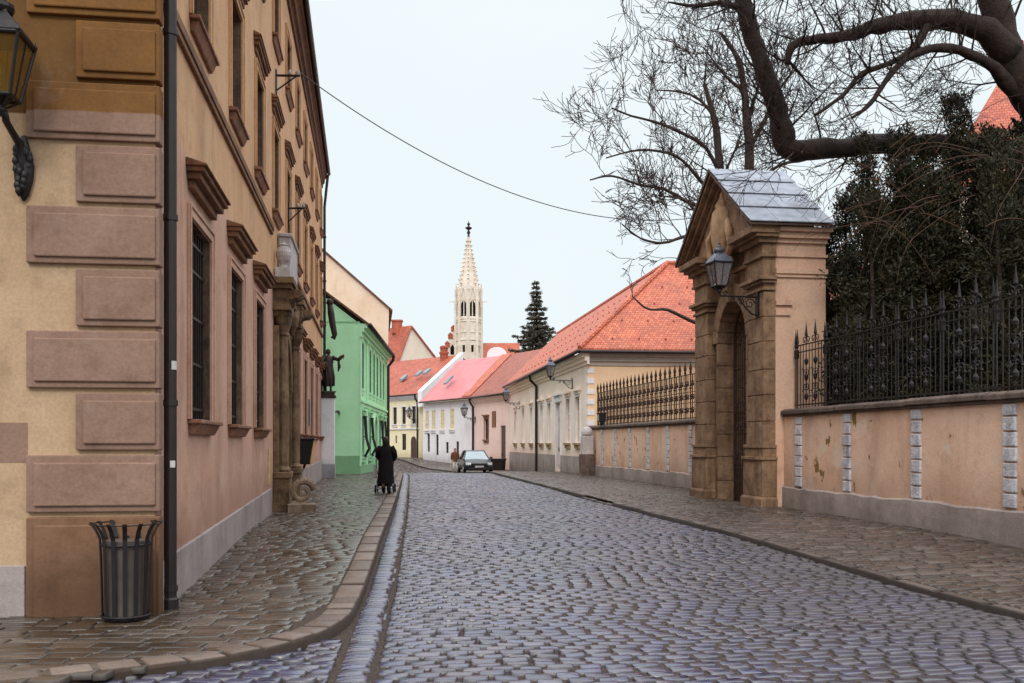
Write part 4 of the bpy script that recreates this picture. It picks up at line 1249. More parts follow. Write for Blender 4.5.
def trim_window(root, P, u, w, z0, z1, matf, surround=None, sillm=None, hoodm=None, grille=False, nx=2, nz=3, d=.14, glassm=None, k=1.0):
    add_window(root, P, u-w/2, u+w/2, z0, z1, d, matf, glassm or M['glass'], nx, nz, .05, .06)
    if surround:
        s = MB(); a = .12
        pbox(s, P, u-w/2-a, u-w/2, z0, z1+a, -.04, 0); pbox(s, P, u+w/2, u+w/2+a, z0, z1+a, -.04, 0); pbox(s, P, u-w/2, u+w/2, z1, z1+a, -.04, 0)
        s.build('surround', surround, root)
    if sillm:
        s = MB(); pbox(s, P, u-w/2-.14, u+w/2+.14, z0-.1, z0, -.16*k, 0); pbox(s, P, u-w/2-.1, u+w/2+.1, z0-.28, z0-.1, -.09*k, 0); s.build('sill', sillm, root)
    if hoodm:
        s = MB(); pbox(s, P, u-w/2-.2, u+w/2+.2, z1+.26, z1+.36, -.2*k, 0); pbox(s, P, u-w/2-.14, u+w/2+.14, z1+.125, z1+.26, -.1*k, 0); s.build('hood', hoodm, root)

def house(name, label, p0, p1, inward, z0, eave, openings, wall, roofpts, roofm, ends=(None, None), depth=9, plinth=None, plinth_h=1.0, reveal=.16, sidewall=None):
    """openings: (u, w, z0, z1); roofpts: list of roof polygons in world coordinates"""
    r = root_house(name, label, p0)
    P, L, t_, n = frame(p0, p1, inward)
    mb = MB(); facade(mb, P, 0, L, z0, eave, [(o[0]-o[1]/2, o[0]+o[1]/2, o[2], o[3]) for o in openings], reveal)
    mb.build('front_wall', wall, r)
    mb = MB()
    for u in (0, L): mb.poly([P(u,z0,0.0), P(u,z0,depth), P(u,eave,depth), P(u,eave,0.0)])
    mb.poly([P(0,z0,depth), P(L,z0,depth), P(L,eave,depth), P(0,eave,depth)])
    mb.poly([P(.05,z0,reveal+.25), P(L-.05,z0,reveal+.25), P(L-.05,eave,reveal+.25), P(.05,eave,reveal+.25)])
    mb.build('side_wall', sidewall or wall, r)
    if plinth:
        mb = MB()
        cuts = [0]; 
        for o in sorted(openings):
            if o[2] < z0+1.2: cuts += [o[0]-o[1]/2-.1, o[0]+o[1]/2+.1]
        cuts.append(L)
        for a, b in zip(cuts[::2], cuts[1::2]):
            if b-a > .05: pbox(mb, P, a, b, z0, plinth_h, -.05, 0)
        mb.build('plinth', plinth, r)
    if roofpts:
        mb = MB(); o = Vector((p0[0], p0[1], 0))
        for poly in roofpts: mb.prism([Vector(q)-o for q in poly], (0, 0, .12))
        mb.build('roof', roofm, r, uv=True)
    return r, P, L, t_, n

def cornice(root, P, u0, u1, z, mat, k=1.0, name='cornice'):
    s = MB()
    pbox(s, P, u0, u1, z-.42*k, z-.3*k, -.08*k, 0); pbox(s, P, u0, u1, z-.3*k, z-.16*k, -.17*k, 0); pbox(s, P, u0, u1, z-.16*k, z, -.28*k, 0)
    s.build(name, mat, root)
def gutter(root, P, u0, u1, z, d=-.42, r=.07):
    s = MB(); s.tube([P(u0, z, d), P(u1, z, d)], r, 7); s.build('gutter', M['pipe'], root, smooth=True)
def drain(root, P, u, z0, z1, d=-.1, r=.06, dtop=-.42):
    s = MB(); s.tube([P(u, z1, dtop), P(u, z1-.3, dtop+.05), P(u, z1-.7, d), P(u, z0, d)], r, 8); s.build('drainpipe', M['pipe'], root)

# --- house with the big orange roof (right)
A0, A1 = (3.61, 47.3), (-.15, 77.2)
tA = (Vector(A1)-Vector(A0)).normalized()
uA = lambda px: ((9.6/((px-512)/995.6+.1266))-47.3)*1.008
win = [(uA(px), 1.05, 1.62, 3.95) for px in (578, 568.2, 549.3, 541.7, 531.5, 523.3, 515.5)]
door = (uA(558.4), 1.5, .1, 3.85)
HA, PA, LA, tA, nA = house('orange_roof_house', 'low cream house under a big orange tiled hip roof behind the lily-topped fence', A0, A1, (1, 0), -.8, 5.9, win+[door], M['cream'], None, None, depth=11, plinth=M['concrete'], plinth_h=.95, sidewall=M['cream_side'])
o = Vector((A0[0], A0[1], 0))
def wA(u, d, z): q = PA(u, z, d); return (q[0], q[1], q[2])
ze = 5.95
roof = MB()
R0, R1 = wA(4.6, 5.2, 10.95), wA(38.5, 5.2, 10.95)
roof.prism([wA(-.45, -.5, ze), wA(LA+.1, -.5, ze), R1, R0], (0, 0, .14))
R2_ = wA(4.6, 17, 10.95)
roof.prism([wA(-.45, -.5, ze), R0, R2_, wA(-.45, 17, ze)], (0, 0, .14))
roof.prism([R0, R1, wA(38.5, 11, ze), wA(9.7, 11, ze)], (0, 0, .14))
roof.prism([R0, wA(9.7, 11, ze), wA(9.7, 17, ze), R2_], (0, 0, .14))
roof.build('roof', M['roof_orange'], HA, uv=True)
# hip and ridge tiles, snow hooks, dormer light
hp = MB()
for a, b in ((wA(-.45, -.5, ze+.16), wA(4.6, 5.2, 11.12)), (wA(4.6, 5.2, 11.12), wA(38.5, 5.2, 11.12)), (wA(4.6, 5.2, 11.12), wA(4.6, 17, 11.12))):
    a, b = Vector(a), Vector(b); n_ = int((b-a).length/.38)
    for k in range(n_): hp.tube([a+(b-a)*(k/n_), a+(b-a)*((k+1.1)/n_)], [.12, .14], 7)
hp.build('ridge_tiles', M['roof_orange'], HA, uv=True)
hk = []
for v_ in (.1, .3, .5, .7):
    off = .6 if int(v_*10) % 4 == 1 else 0
    for k in range(16):
        u = .9+k*1.45+off
        if u-(-.45) > 5.05*v_*1.0+.2: hk.append(wA(u, -.5+5.7*v_, ze+5*v_+.15))
    for k in range(8):
        d = .6+k*1.3+off; lo = -.5+5.7*v_
        if lo+.4 < d < 10.5: hk.append(wA(-.45+5.05*v_, d, ze+5*v_+.15))
sh = MB(); sh.hexa([(-.05,-.05,-.06),(.05,-.05,-.06),(.05,.05,-.06),(-.05,.05,-.06)], [(-.03,-.03,.06),(.03,-.03,.06),(.03,.03,.06),(-.03,.03,.06)])
h0 = None
for q in hk[:98]:
    if h0 is None: h0 = sh.build('snow_hook', M['brick_dark'], HA); o2 = h0
    else: o2 = h0.copy(); COL.objects.link(o2); o2.parent = HA
    o2.location = q
for o_ in win: trim_window(HA, PA, o_[0], o_[1], o_[2], o_[3], M['frame_white'], M['white'], M['sill_pale'] if 'sill_pale' in M else M['cream_side'], M['cream'])
d_ = MB(); pbox(d_, PA, door[0]-.7, door[0]+.7, .1, 2.9, .1, .16); pbox(d_, PA, door[0]-.7, door[0]+.7, 2.95, 3.8, .1, .14)
for s in (-.35, .35):
    for zz in (.4, 1.4): pbox(d_, PA, door[0]+s-.25, door[0]+s+.25, zz, zz+.85, .07, .1)
dd = d_.build('door', simple('door_grey_paint', (196, 190, 196), .5, var=.1), HA)
d_ = MB(); pbox(d_, PA, door[0]+.08, door[0]+.12, 1.15, 1.35, .02, .07); d_.build('handle', M['iron'], dd)
s_ = MB(); pbox(s_, PA, door[0]-.95, door[0]-.75, -.3, 3.9, -.05, .02); pbox(s_, PA, door[0]+.75, door[0]+.95, -.3, 3.9, -.05, .02); pbox(s_, PA, door[0]-1.05, door[0]+1.05, 3.9, 4.25, -.08, .02); pbox(s_, PA, door[0]-1.15, door[0]+1.15, 4.25, 4.35, -.2, .02); s_.build('door_surround', M['white'], HA)
cornice(HA, PA, -.35, LA, 5.9, M['cream'], 1.3)
P2, L2, _, _ = frame((0, 0), (nA.x*11, nA.y*11), (tA.x, tA.y))
mb = MB(); mb.poly([P2(11, -.8, 0), P2(16.8, -.8, 0), P2(16.8, 5.9, 0), P2(11, 5.9, 0)]); mb.poly([P2(16.8, -.8, 0), P2(16.8, -.8, 9), P2(16.8, 5.9, 9), P2(16.8, 5.9, 0)]); mb.build('wing_wall', M['cream_side'], HA)
s_ = MB()
for z0_, z1_, k in ((5.3, 5.5, .06), (5.5, 5.72, .14), (5.72, 5.9, .26)): pbox(s_, P2, -.0, 11, z0_, z1_, -k, 0)
s_.build('side_cornice', M['hoodgrey'] if 'hoodgrey' in M else M['sill'], HA)
gutter(HA, PA, -.5, LA, 5.93, -.56, .08)
s_ = MB(); s_.tube([P2(-.5, 5.93, -.52), P2(11, 5.93, -.52)], .08, 7); s_.build('side_gutter', M['pipe'], HA)
drain(HA, PA, uA(538), -.3, 5.9, -.12, .09, -.56)
for k in range(9):       # small corner blocks
    s_ = MB(); pbox(s_, PA, -.03, .32 if k % 2 else .22, .95+.5*k, 1.2+.5*k, -.03, .3); s_.build('quoin', M['white'], HA)
bracket_lantern('black lantern on a bracket on the corner of the low cream house', wA2(4.0) if 'wA2' in globals() else (3.61+tA.x*4.0, 47.3+tA.y*4.0, 4.85), atan2(nA.y, nA.x), 1.15, 'lanterns on wall brackets', .95)
bracket_lantern('black lantern at the far end of the low cream house, next to the brown roof', (A0[0]+tA.x*24.5, A0[1]+tA.y*24.5, 4.5), atan2(nA.y, nA.x), 1.0, 'lanterns on wall brackets', .95)

# --- pink house with brown roof
B0, B1 = (-.15, 77.2), (-3.3, 85.0)
HB, PB, LB_, tB, nB = house('brown_roof_house', 'narrow pink house with a brown tiled roof and tall brown door, behind the parked car', B0, B1, (1, .5), -.9, 5.4, [(1.5, 1.1, -.3, 3.0), (5.2, .9, 1.9, 3.6)], M['pink'], None, None, depth=9)
o = Vector((B0[0], B0[1], 0))
mb = MB()
q = lambda p: Vector(p)-o
ra, rb = (4.6, 85.2, 9.9), (-.2, 91.0, 9.6)
mb.prism([q((-.45, 76.9, 5.45)), q((-3.6, 84.8, 5.45)), q(rb), q(ra)], (0, 0, .12)); mb.build('roof', M['roof_brown'], HB, uv=True)
mb = MB(); mb.prism([q(ra), q(rb), q((3.5, 96, 6)), q((9, 92, 6))], (0, 0, .12)); mb.build('rear_roof', M['roof_brown'], HB, uv=True)
mb = MB(); mb.tube([q((-.3, 76.9, 5.6)), q((4.75, 85.3, 10.05))], .16, 6); mb.build('verge', M['pipe'], HB)
s_ = MB(); pbox(s_, PB, .98, 2.02, -.3, 2.97, .08, .14); dd = s_.build('door', M['wood'], HB); s_ = MB(); pbox(s_, PB, 1.8, 1.86, .6, .8, .02, .08); s_.build('handle', M['iron'], dd)
trim_window(HB, PB, 5.2, .9, 1.9, 3.6, M['frame_dark'], M['sill'], M['sill'], M['sill'])
s_ = MB(); pbox(s_, PB, 3.0, 3.9, 2.9, 4.2, -.03, 0); pbox(s_, PB, 3.1, 3.8, 3.0, 4.1, -.045, -.03); s_.build('plaque', M['sill'], HB)
cornice(HB, PB, 0, LB_, 5.4, M['pink']); gutter(HB, PB, 0, LB_, 5.45); drain(HB, PB, LB_-.15, -.8, 5.4, -.1, .09)
bracket_lantern('black lantern on the wall where the pink and white houses meet, above the car', (B0[0]+tB.x*(LB_-.5), B0[1]+tB.y*(LB_-.5), 3.75), atan2(nB.y, nB.x), 1.0, 'lanterns on wall brackets', 1.05)
r = thing('planter_box', 'dark grey box planter against the pink house beside the parked car', 'planter', (-1.05, 76.2, G(77)+.1), 1.2)
mb = MB(); mb.hexa([(-.3,-.45,0),(.3,-.45,0),(.3,.45,0),(-.3,.45,0)], [(-.36,-.5,.8),(.36,-.5,.8),(.36,.5,.8),(-.36,.5,.8)]); mb.box(-.4,.4,-.54,.54,.8,.88); mb.build('box', M['iron'], r, bevel=.02)
mb = MB(); mb.box(-.34,.34,-.48,.48,.881,.9); mb.build('soil', M['earth'], r)

# --- white house with pink roof
C0, C1 = (-3.3, 85.0), (-8.45, 94.6)
cw = [(u, .85, 2.85, 4.65) for u in (2.2, 4.3, 6.4, 8.4, 9.9)]; cl_ = [(u, .6, z, z+h) for u, z, h in ((3.2, .75, 1.0), (5.4, .7, 1.0), (7.6, .5, 1.9), (9.6, .8, 1.7))]
HC, PC, LC, tC, nC = house('pink_roof_house', 'white two-storey house with a pink sheet roof and yellow shutters, left of the parked car', C0, C1, (1, .5), -.9, 5.4, cw[1:]+cl_, M['white'], None, None, depth=9)
o = Vector((C0[0], C0[1], 0)); q = lambda p: Vector(p)-o
mb = MB(); mb.prism([q((-3.55, 84.7, 5.45)), q((-8.75, 94.4, 5.45)), q((-5.3, 97.6, 9.55)), q((.0, 90.5, 9.55))], (0, 0, .12)); mb.build('roof', M['roof_pink'], HC, uv=True)
mb = MB(); mb.prism([q((.0, 90.5, 9.55)), q((-5.3, 97.6, 9.55)), q((-1, 101, 6)), q((4, 95, 6))], (0, 0, .12)); mb.build('rear_roof', M['roof_pink'], HC, uv=True)
mb = MB(); mb.prism([q((-3.56, 84.7, 5.61)), q((-4.35, 86.2, 5.61)), q((-.9, 91.7, 9.72)), q((-.0, 90.4, 9.72))], (0, 0, .06)); mb.build('roof_strip', M['roof_orange'], HC, uv=True)
for o_ in cw[1:]:
    trim_window(HC, PC, o_[0], o_[1], o_[2], o_[3], M['shutter'], None, M['white'], None, d=.06, glassm=M['shutter'])
for o_ in cl_: trim_window(HC, PC, o_[0], o_[1], o_[2], o_[3], M['frame_dark'], None, None, None)
gutter(HC, PC, 0, LC, 5.45)
s_ = MB(); k0 = Vector((-3.6, 90.6, 7.6)); 
s_.hexa([q((-6.0,91.3,7.0)), q((-6.35,91.95,7.0)), q((-5.75,92.5,7.7)), q((-5.4,91.85,7.7))], [q((-6.0,91.3,7.15)), q((-6.35,91.95,7.15)), q((-5.75,92.5,7.85)), q((-5.4,91.85,7.85))]); s_.build('skylight', M['glass_light'], HC)

# --- yellow house with orange roof
D0, D1 = (-9.2, 99.0), (-18.2, 111.0)
dw = [(u, .8, 3.55, 5.3) for u in (1.05, 3.0, 4.8, 6.5, 8.4, 10.3)]; dl = [(3.0, .8, .9, 2.55), (4.6, .35, 1.6, 2.4), (6.5, .8, .9, 2.5), (8.4, .8, .9, 2.5)]
HD, PD, LD, tD, nD = house('yellow_house', 'pale yellow two-storey house with an arched brown door, where the street bends', D0, D1, (.8, .6), -.9, 6.4, dw+dl, M['yellow'], None, None, depth=9)
o = Vector((D0[0], D0[1], 0)); q = lambda p: Vector(p)-o
mb = MB(); mb.prism([q((-9.2, 98.5, 6.42)), q((-18.6, 111, 6.42)), q((-15.0, 115, 10.75)), q((-5.4, 104.2, 10.75))], (0, 0, .12)); mb.build('roof', M['roof_red'], HD, uv=True)
mb = MB(); mb.prism([q((-5.4, 104.2, 10.75)), q((-15, 115, 10.75)), q((-10, 119, 6.4)), q((-1, 109, 6.4))], (0, 0, .12)); mb.build('rear_roof', M['roof_red'], HD, uv=True)
mb = MB(); mb.hexa([q((-9.3, 98.3, 5.2)), q((-8.9, 98.15, 5.2)), q((-5.1, 103.95, 9.4)), q((-5.5, 104.1, 9.4))], [q((-9.3, 98.3, 6.75)), q((-8.9, 98.15, 6.75)), q((-5.1, 103.95, 11.05)), q((-5.5, 104.1, 11.05))]); mb.build('gable_parapet', M['white'], HD)
for o_ in dw: trim_window(HD, PD, o_[0], o_[1], o_[2], o_[3], M['frame_dark'], M['white'], M['white'], None)
for o_ in dl: trim_window(HD, PD, o_[0], o_[1], o_[2], o_[3], M['frame_dark'], None, None, None, nz=2)
s_ = MB(); pbox(s_, PD, 0, LD, 3.0, 3.15, -.1, 0); s_.build('string_course', M['white'], HD)
cornice(HD, PD, 0, LD, 6.4, M['white']); gutter(HD, PD, 0, LD, 6.45); drain(HD, PD, .25, 0, 6.4, -.1, .09)
ad = MB(); ad.prism([PD(1.6, -.3, -.01), PD(.6, -.3, -.01)]+[PD(1.1-.5*cos(pi*k/8)*1.0, 1.8+.5*sin(pi*k/8), -.01) for k in range(9)], (tD.y*.0-nD.x*.02, -nD.y*.02, 0)); dd = ad.build('door', M['wood'], HD)
for k, (dx, dy, z_) in enumerate(((-11.4, 104.8, 8.0), (-9.6, 102.6, 8.3), (-8.7, 101.4, 8.4))):
    s_ = MB(); a_ = Vector((dx, dy, z_+.4)); u_ = Vector((-.6, .8, 0))*.35; v2 = Vector((.55, .45, .55))*.45
    s_.prism([a_-u_-v2-o, a_+u_-v2-o, a_+u_+v2-o, a_-u_+v2-o], (0, 0, .2)); s_.build('skylight', M['glass_light'], HD)
bracket_lantern('black lantern on the yellow house beside its arched door', (D0[0]+tD.x*.3, D0[1]+tD.y*.3, 4.0), atan2(nD.y, nD.x), 1.0, 'lanterns on wall brackets', 1.05)

# --- mint green house on the left
E0, E1 = (-7.38, 48.2), (-8.22, 65.0)
ew = [(u, 1.0, 4.3, 6.6) for u in (1.3, 5.3, 7.6, 9.8, 12.1, 14.4)]
el_ = [(1.4, 1.1, .95, 2.95), (5.2, 1.1, .95, 2.95), (11.6, 1.1, .95, 2.95), (14.4, 1.1, .95, 2.95)]; ed = (8.3, 1.6, -.3, 2.9)
HE, PE, LE, tE, nE = house('green_house', 'mint green two-storey house with a blank gable and ornate street windows, on the left', E0, E1, (-1, 0), -.9, 7.5, ew+el_+[ed], M['green'], None, None, depth=11, plinth=M['green'], plinth_h=.5)
wE = lambda u, d, z: PE(u, z, d)
mb = MB(); mb.poly([wE(0, 0, 7.4), wE(0, 11, 7.4), wE(0, 11, 9.0), wE(0, 5.5, 11.6)]); mb.build('gable', M['green'], HE)
mb = MB(); mb.prism([wE(-.12, -.45, 7.3), wE(LE, -.45, 7.3), wE(LE, 5.5, 11.75), wE(-.12, 5.5, 11.75)], (0, 0, .12)); mb.prism([wE(-.12, 5.5, 11.75), wE(LE, 5.5, 11.75), wE(LE, 11.2, 7.4), wE(-.12, 11.2, 7.4)], (0, 0, .12)); mb.build('roof', M['roof_left'], HE, uv=True)
for o_ in ew: trim_window(HE, PE, o_[0], o_[1], o_[2], o_[3], M['frame_green'], M['green_trim'], M['green_trim'], M['green_trim'], d=.03, k=.45)
for o_ in el_:
    trim_window(HE, PE, o_[0], o_[1], o_[2], o_[3], M['frame_dark'], M['green_trim'], M['green_trim'], M['green_trim'])
    g = MB()
    for k in range(8):
        u = o_[0]-.55+1.1*k/7
        g.tube([PE(u, o_[2]-.05, -.1), PE(u, o_[2]+.4, -.34), PE(u, o_[2]+.9, -.2), PE(u, o_[3], -.14)], .02, 5)
    for zz in (o_[2], o_[2]+1.0, o_[3]): pbox(g, PE, o_[0]-.58, o_[0]+.58, zz-.02, zz+.02, -.2, -.1)
    g.build('grille', M['iron'], HE)
s_ = MB(); pbox(s_, PE, 7.5, 9.1, -.3, 2.6, .06, .12); dd = s_.build('door', M['wood'], HE)
s_ = MB()
for k in range(10):
    a0, a1 = pi*k/10, pi*(k+1)/10; f = lambda a, r, d: PE(8.3-cos(a)*r, 2.4+sin(a)*r*.9, d)
    s_.hexa([f(a0,.8,-.1),f(a0,.8,.02),f(a1,.8,.02),f(a1,.8,-.1)], [f(a0,1.05,-.1),f(a0,1.05,.02),f(a1,1.05,.02),f(a1,1.05,-.1)])
pbox(s_, PE, 7.25, 7.5, -.3, 2.4, -.1, .02); pbox(s_, PE, 9.1, 9.35, -.3, 2.4, -.1, .02); s_.build('door_surround', M['green_trim'], HE)
s_ = MB(); pbox(s_, PE, -.05, LE, 3.6, 3.72, -.14, 0); pbox(s_, PE, -.02, LE, 3.42, 3.6, -.07, 0); s_.build('string_course', M['green_trim'], HE)
for u in (.2, 3.3, 16.4):
    s_ = MB(); pbox(s_, PE, u-.25, u+.25, 3.74, 6.95, -.07, 0); pbox(s_, PE, u-.25, u+.25, .5, 3.4, -.06, 0); pbox(s_, PE, u-.32, u+.32, 6.75, 6.92, -.12, 0); s_.build('pilaster', M['green_trim'], HE)
cornice(HE, PE, -.05, LE, 7.4, M['green_trim'], 1.3)
gutter(HE, PE, 0, LE, 7.35, -.5, .09); drain(HE, PE, LE-.1, -.3, 7.3, -.14, .1, -.5)
r = thing('wall_bracket', 'short grey bracket sticking out of the blank green gable', 'bracket', (-8.35, 48.1, 3.05), .05)
mb = MB(); mb.tube([(0, .05, 0), (0, -.5, .05)], .05, 7); mb.hexa([(-.1,-.9,.0),(.1,-.9,.0),(.1,-.4,.02),(-.1,-.4,.02)], [(-.06,-.9,.1),(.06,-.9,.1),(.06,-.4,.14),(-.06,-.4,.14)]); mb.build('arm', M['coping'], r)

# --- tall cream gable behind the green house
F0 = (-8.45, 66.0)
HF = root_house('cream_gable_house', 'tall house with a weathered cream gable rising behind the green house', F0)
mb = MB(); mb.poly([(0, 0, -1), (-14, -.7, -1), (-14, -.7, 9), (-6.8, -.35, 16.6), (0.3, 0, 10.6)]); mb.build('gable_wall', M['creamgable'], HF)
mb = MB(); mb.poly([(0, 0, -1), (-1.7, 12, -1), (-1.7, 12, 10.4), (0, 0, 10.4)]); mb.poly([(-1.7,12,-1),(-14,11,-1),(-14,11,9),(-7,11.6,16.6),(-1.7,12,10.4)]); mb.build('street_wall', M['creamgable'], HF)
mb = MB(); mb.prism([(.55, -.15, 10.3), (-1.2, 12.2, 10.3), (-7.2, 11.8, 16.75), (-6.8, -.5, 16.75)], (0, 0, .14)); mb.prism([(-6.8, -.5, 16.75), (-7.2, 11.8, 16.75), (-14.4, 11, 8.7), (-14.4, -.9, 8.7)], (0, 0, .14)); mb.build('roof', M['roof_left'], HF, uv=True)
mb = MB(); mb.hexa([(-.35,3.2,7),(-.5,4.3,7),(-.4,4.3,7),(-.25,3.2,7)], [(-.35,3.2,9),(-.5,4.3,9),(-.4,4.3,9),(-.25,3.2,9)]); mb.build('shutter', M['frame_dark'], HF)

# --- white gable house behind the yellow one
G0 = (-9.3, 124.0)
HG = root_house('white_gable_house', 'house with a plain white gable, orange roof and chimney behind the yellow house', G0)
gl_, gr_, ga = Vector((-5.6, -4.8, 7.2)), Vector((.4, 1.2, 11.2)), Vector((-3.1, -2.0, 15.8))
bk = Vector((-9.5, 9.0, 0))
mb = MB(); mb.poly([(gl_.x, gl_.y, -1), (gr_.x, gr_.y, -1), gr_, ga, gl_]); mb.poly([(gl_.x, gl_.y, -1), (gl_.x+bk.x, gl_.y+bk.y, -1), gl_+bk, gl_]); mb.build('gable_wall', M['gablewhite'], HG)
up_ = Vector((0, 0, .1))
mb = MB(); ov = Vector((.15, -.15, 0))
mb.prism([gl_+ov+Vector((-.2,-.2,0)), gl_+bk, ga+bk, ga+ov], (0, 0, .22)); mb.prism([ga+ov, ga+bk, gr_+bk, gr_+ov], (0, 0, .22)); mb.build('roof', M['roof_red'], HG, uv=True)
mb = MB(); c_ = ga+bk*.2+Vector((.0, 0, -.6)); mb.box(c_.x-.6, c_.x+.6, c_.y-.5, c_.y+.5, c_.z, c_.z+1.5); mb.box(c_.x-.7, c_.x+.7, c_.y-.6, c_.y+.6, c_.z+1.5, c_.z+1.7); mb.build('chimney', M['brick'], HG)

# --- house in the garden behind the yews
K0 = (18.0, 41.0)
HK = root_house('garden_house', 'cream house with a steep red tiled roof half hidden behind the yews', K0)
PK, LK, _, _ = frame((0, 0), (18, -6), (0, 1))
kw = [(2.5+3.2*k, 1.2, 2.2, 4.4) for k in range(5)]+[(2.5+3.2*k, 1.2, 5.4, 7.2) for k in range(5)]
mb = MB(); facade(mb, PK, 0, LK, -1, 12, [(a-b/2, a+b/2, c, d) for a, b, c, d in kw], .2); mb.poly([PK(0,-1,0), PK(0,-1,12), PK(0,12,12), PK(0,12,0)]); mb.build('wall', M['cream'], HK)
mb = MB(); mb.box(-6.5, -.3, 1, 6, -1, 4.6); mb.build('wing', M['cream'], HK)
mb = MB(); mb.prism([(-6.8,.7,4.6),(-.3,.7,4.6),(-.3,4,6.4),(-6.8,4,6.4)], (0,0,.12)); mb.build('wing_roof', M['roof_red'], HK, uv=True)
mb = MB(); mb.prism([PK(-.5, 12, -.5), PK(LK+.5, 12, -.5), PK(LK-5, 19.5, 5), PK(3.5, 19.5, 5)], (0, 0, .15)); mb.prism([PK(-.5, 12, -.5), PK(3.5, 19.5, 5), PK(-.5, 12, 12.5)], (0, 0, .15)); mb.build('roof', M['roof_red'], HK, uv=True)
for a, b, c, d in kw: trim_window(HK, PK, a, b, c, d, M['frame_white'], M['white'], M['white'], None)
# ------------------------------------------------------------------ church with a pierced gothic spire
CY = 150.0
CX = (468.6-512)/995.6*CY
CH = thing('church', 'pale gothic church tower with a crocketed stone spire rising above the roofs', 'church', (CX, CY, 0), pi/8)
s = CY/995.6
zz = lambda py: 1.62+(443-py)*s
hw = 13.0*s
mb = MB()
def octa(r, z, rot=pi/8): return [(cos(rot+k*pi/4)*r, sin(rot+k*pi/4)*r, z) for k in range(8)]
R8 = hw*.97
TW = MB()
# octagonal tower with the camera-side faces holding lancets
for k in range(8):
    a0, a1 = pi/8+k*pi/4, pi/8+(k+1)*pi/4
    p, q_ = Vector((cos(a0)*R8, sin(a0)*R8, 0)), Vector((cos(a1)*R8, sin(a1)*R8, 0))
    n_ = -((p+q_)/2).normalized(); L_ = (q_-p).length; e = (q_-p)/L_
    Pk = (lambda p, e, n_: (lambda u, z, d: (p.x+e.x*u+n_.x*d, p.y+e.y*u+n_.y*d, z)))(p, e, n_)
    z1, z2, z3 = zz(317.5), zz(304), zz(297)
    lw = .52
    facade(TW, Pk, 0, L_, -1, zz(288), [(L_/2-lw, L_/2+lw, z1, z2+.4), (L_/2-.22, L_/2+.22, zz(353), zz(346))], .35)
    # pointed heads: shoulders closing the top corners of the opening
    zt, zb = z2+.4, z2-.75
    for sg in (-1, 1):
        TW.poly([Pk(L_/2+sg*lw, zt+.01, .03), Pk(L_/2+sg*lw, zb, .03), Pk(L_/2+sg*lw*.8, zb+.65, .03), Pk(L_/2, zt, .03)])
TW.build('tower', M['church'], CH)
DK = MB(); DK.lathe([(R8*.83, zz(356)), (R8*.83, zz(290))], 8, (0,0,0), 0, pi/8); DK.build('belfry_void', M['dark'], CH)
for k in range(8):
    TR = MB()
    a0, a1 = pi/8+k*pi/4, pi/8+(k+1)*pi/4
    p, q_ = Vector((cos(a0)*R8, sin(a0)*R8, 0)), Vector((cos(a1)*R8, sin(a1)*R8, 0))
    n_ = -((p+q_)/2).normalized(); L_ = (q_-p).length; e = (q_-p)/L_
    Pk = lambda u, z, d: (p.x+e.x*u+n_.x*d, p.y+e.y*u+n_.y*d, z)
    pbox(TR, Pk, L_/2-.06, L_/2+.06, zz(317.5), zz(301), .05, .18)
    for h in (322, 319.5, 333, 340.5): pbox(TR, Pk, -.03, L_+.03, zz(h)-.1, zz(h)+.1, -.1, .0)
    pbox(TR, Pk, L_/2-.1, L_/2+.1, zz(316), zz(316)+.1, .04, .16)
    for j in range(5): pbox(TR, Pk, L_*(j+.5)/5-.05, L_*(j+.5)/5+.05, zz(338), zz(328), -.04, 0)
    for fl in (-1, 1):      # gablet over each lancet
        TR.hexa([Pk(L_/2+fl*.75, zz(303), -.02), Pk(L_/2+fl*.6, zz(303), -.02), Pk(L_/2+fl*.6, zz(303), -.12), Pk(L_/2+fl*.75, zz(303), -.12)],
                [Pk(L_/2+fl*.08, zz(288), -.02), Pk(L_/2-fl*.02, zz(289), -.02), Pk(L_/2-fl*.02, zz(289), -.12), Pk(L_/2+fl*.08, zz(288), -.12)])
    TR.build('tracery', M['church'], CH)
for k in range(8):
    a = pi/8+k*pi/4
    b = MB(); c = (cos(a)*R8*1.0, sin(a)*R8*1.0, 0)
    b.lathe([(.28, -1), (.27, zz(300)), (.2, zz(299)), (.2, zz(291))], 4, c, 0, a)
    b.lathe([(.24, zz(291)), (.02, zz(283))], 4, c, 0, a)
    for j in range(3): b.lathe([(.02,0),(.16-.04*j,.1),(.02,.2)], 4, (c[0], c[1], zz(289-2.1*j)))
    b.build('pinnacle', M['church'], CH)
for sg in (-1, 1):
    b = MB(); b.tube([(sg*hw*cos(pi/8), -sg*hw*sin(pi/8), zz(301.8)), (sg*(hw+.9)*cos(pi/8), -sg*(hw+.9)*sin(pi/8), zz(301.5))], [.1, .06], 6); b.build('gargoyle', M['church'], CH)
SP = MB(); ra, rb = 9.6*s, 1.3*s
SP.lathe([(ra*1.12, zz(292)), (ra, zz(286)), (rb*2.0, zz(250)), (rb, zz(237))], 8, (0,0,0), 0, pi/8)
SP.build('spire', M['church'], CH)
for k in range(8):
    a = pi/8+k*pi/4; b = MB()
    b.tube([(cos(a)*ra, sin(a)*ra, zz(286)), (cos(a)*rb*2, sin(a)*rb*2, zz(250)), (cos(a)*rb, sin(a)*rb, zz(237))], [.12, .09, .06], 4)
    for j in range(11):
        f = j/10.5; r_ = ra+(rb-ra)*f**.92
        h = zz(284)+(zz(239)-zz(284))*f
        b.lathe([(.02,-.14),(.19-.08*f,.0),(.03,.16)], 5, (cos(a)*(r_+.12), sin(a)*(r_+.12), h))
    b.build('crocket_rib', M['church'], CH)
b = MB()
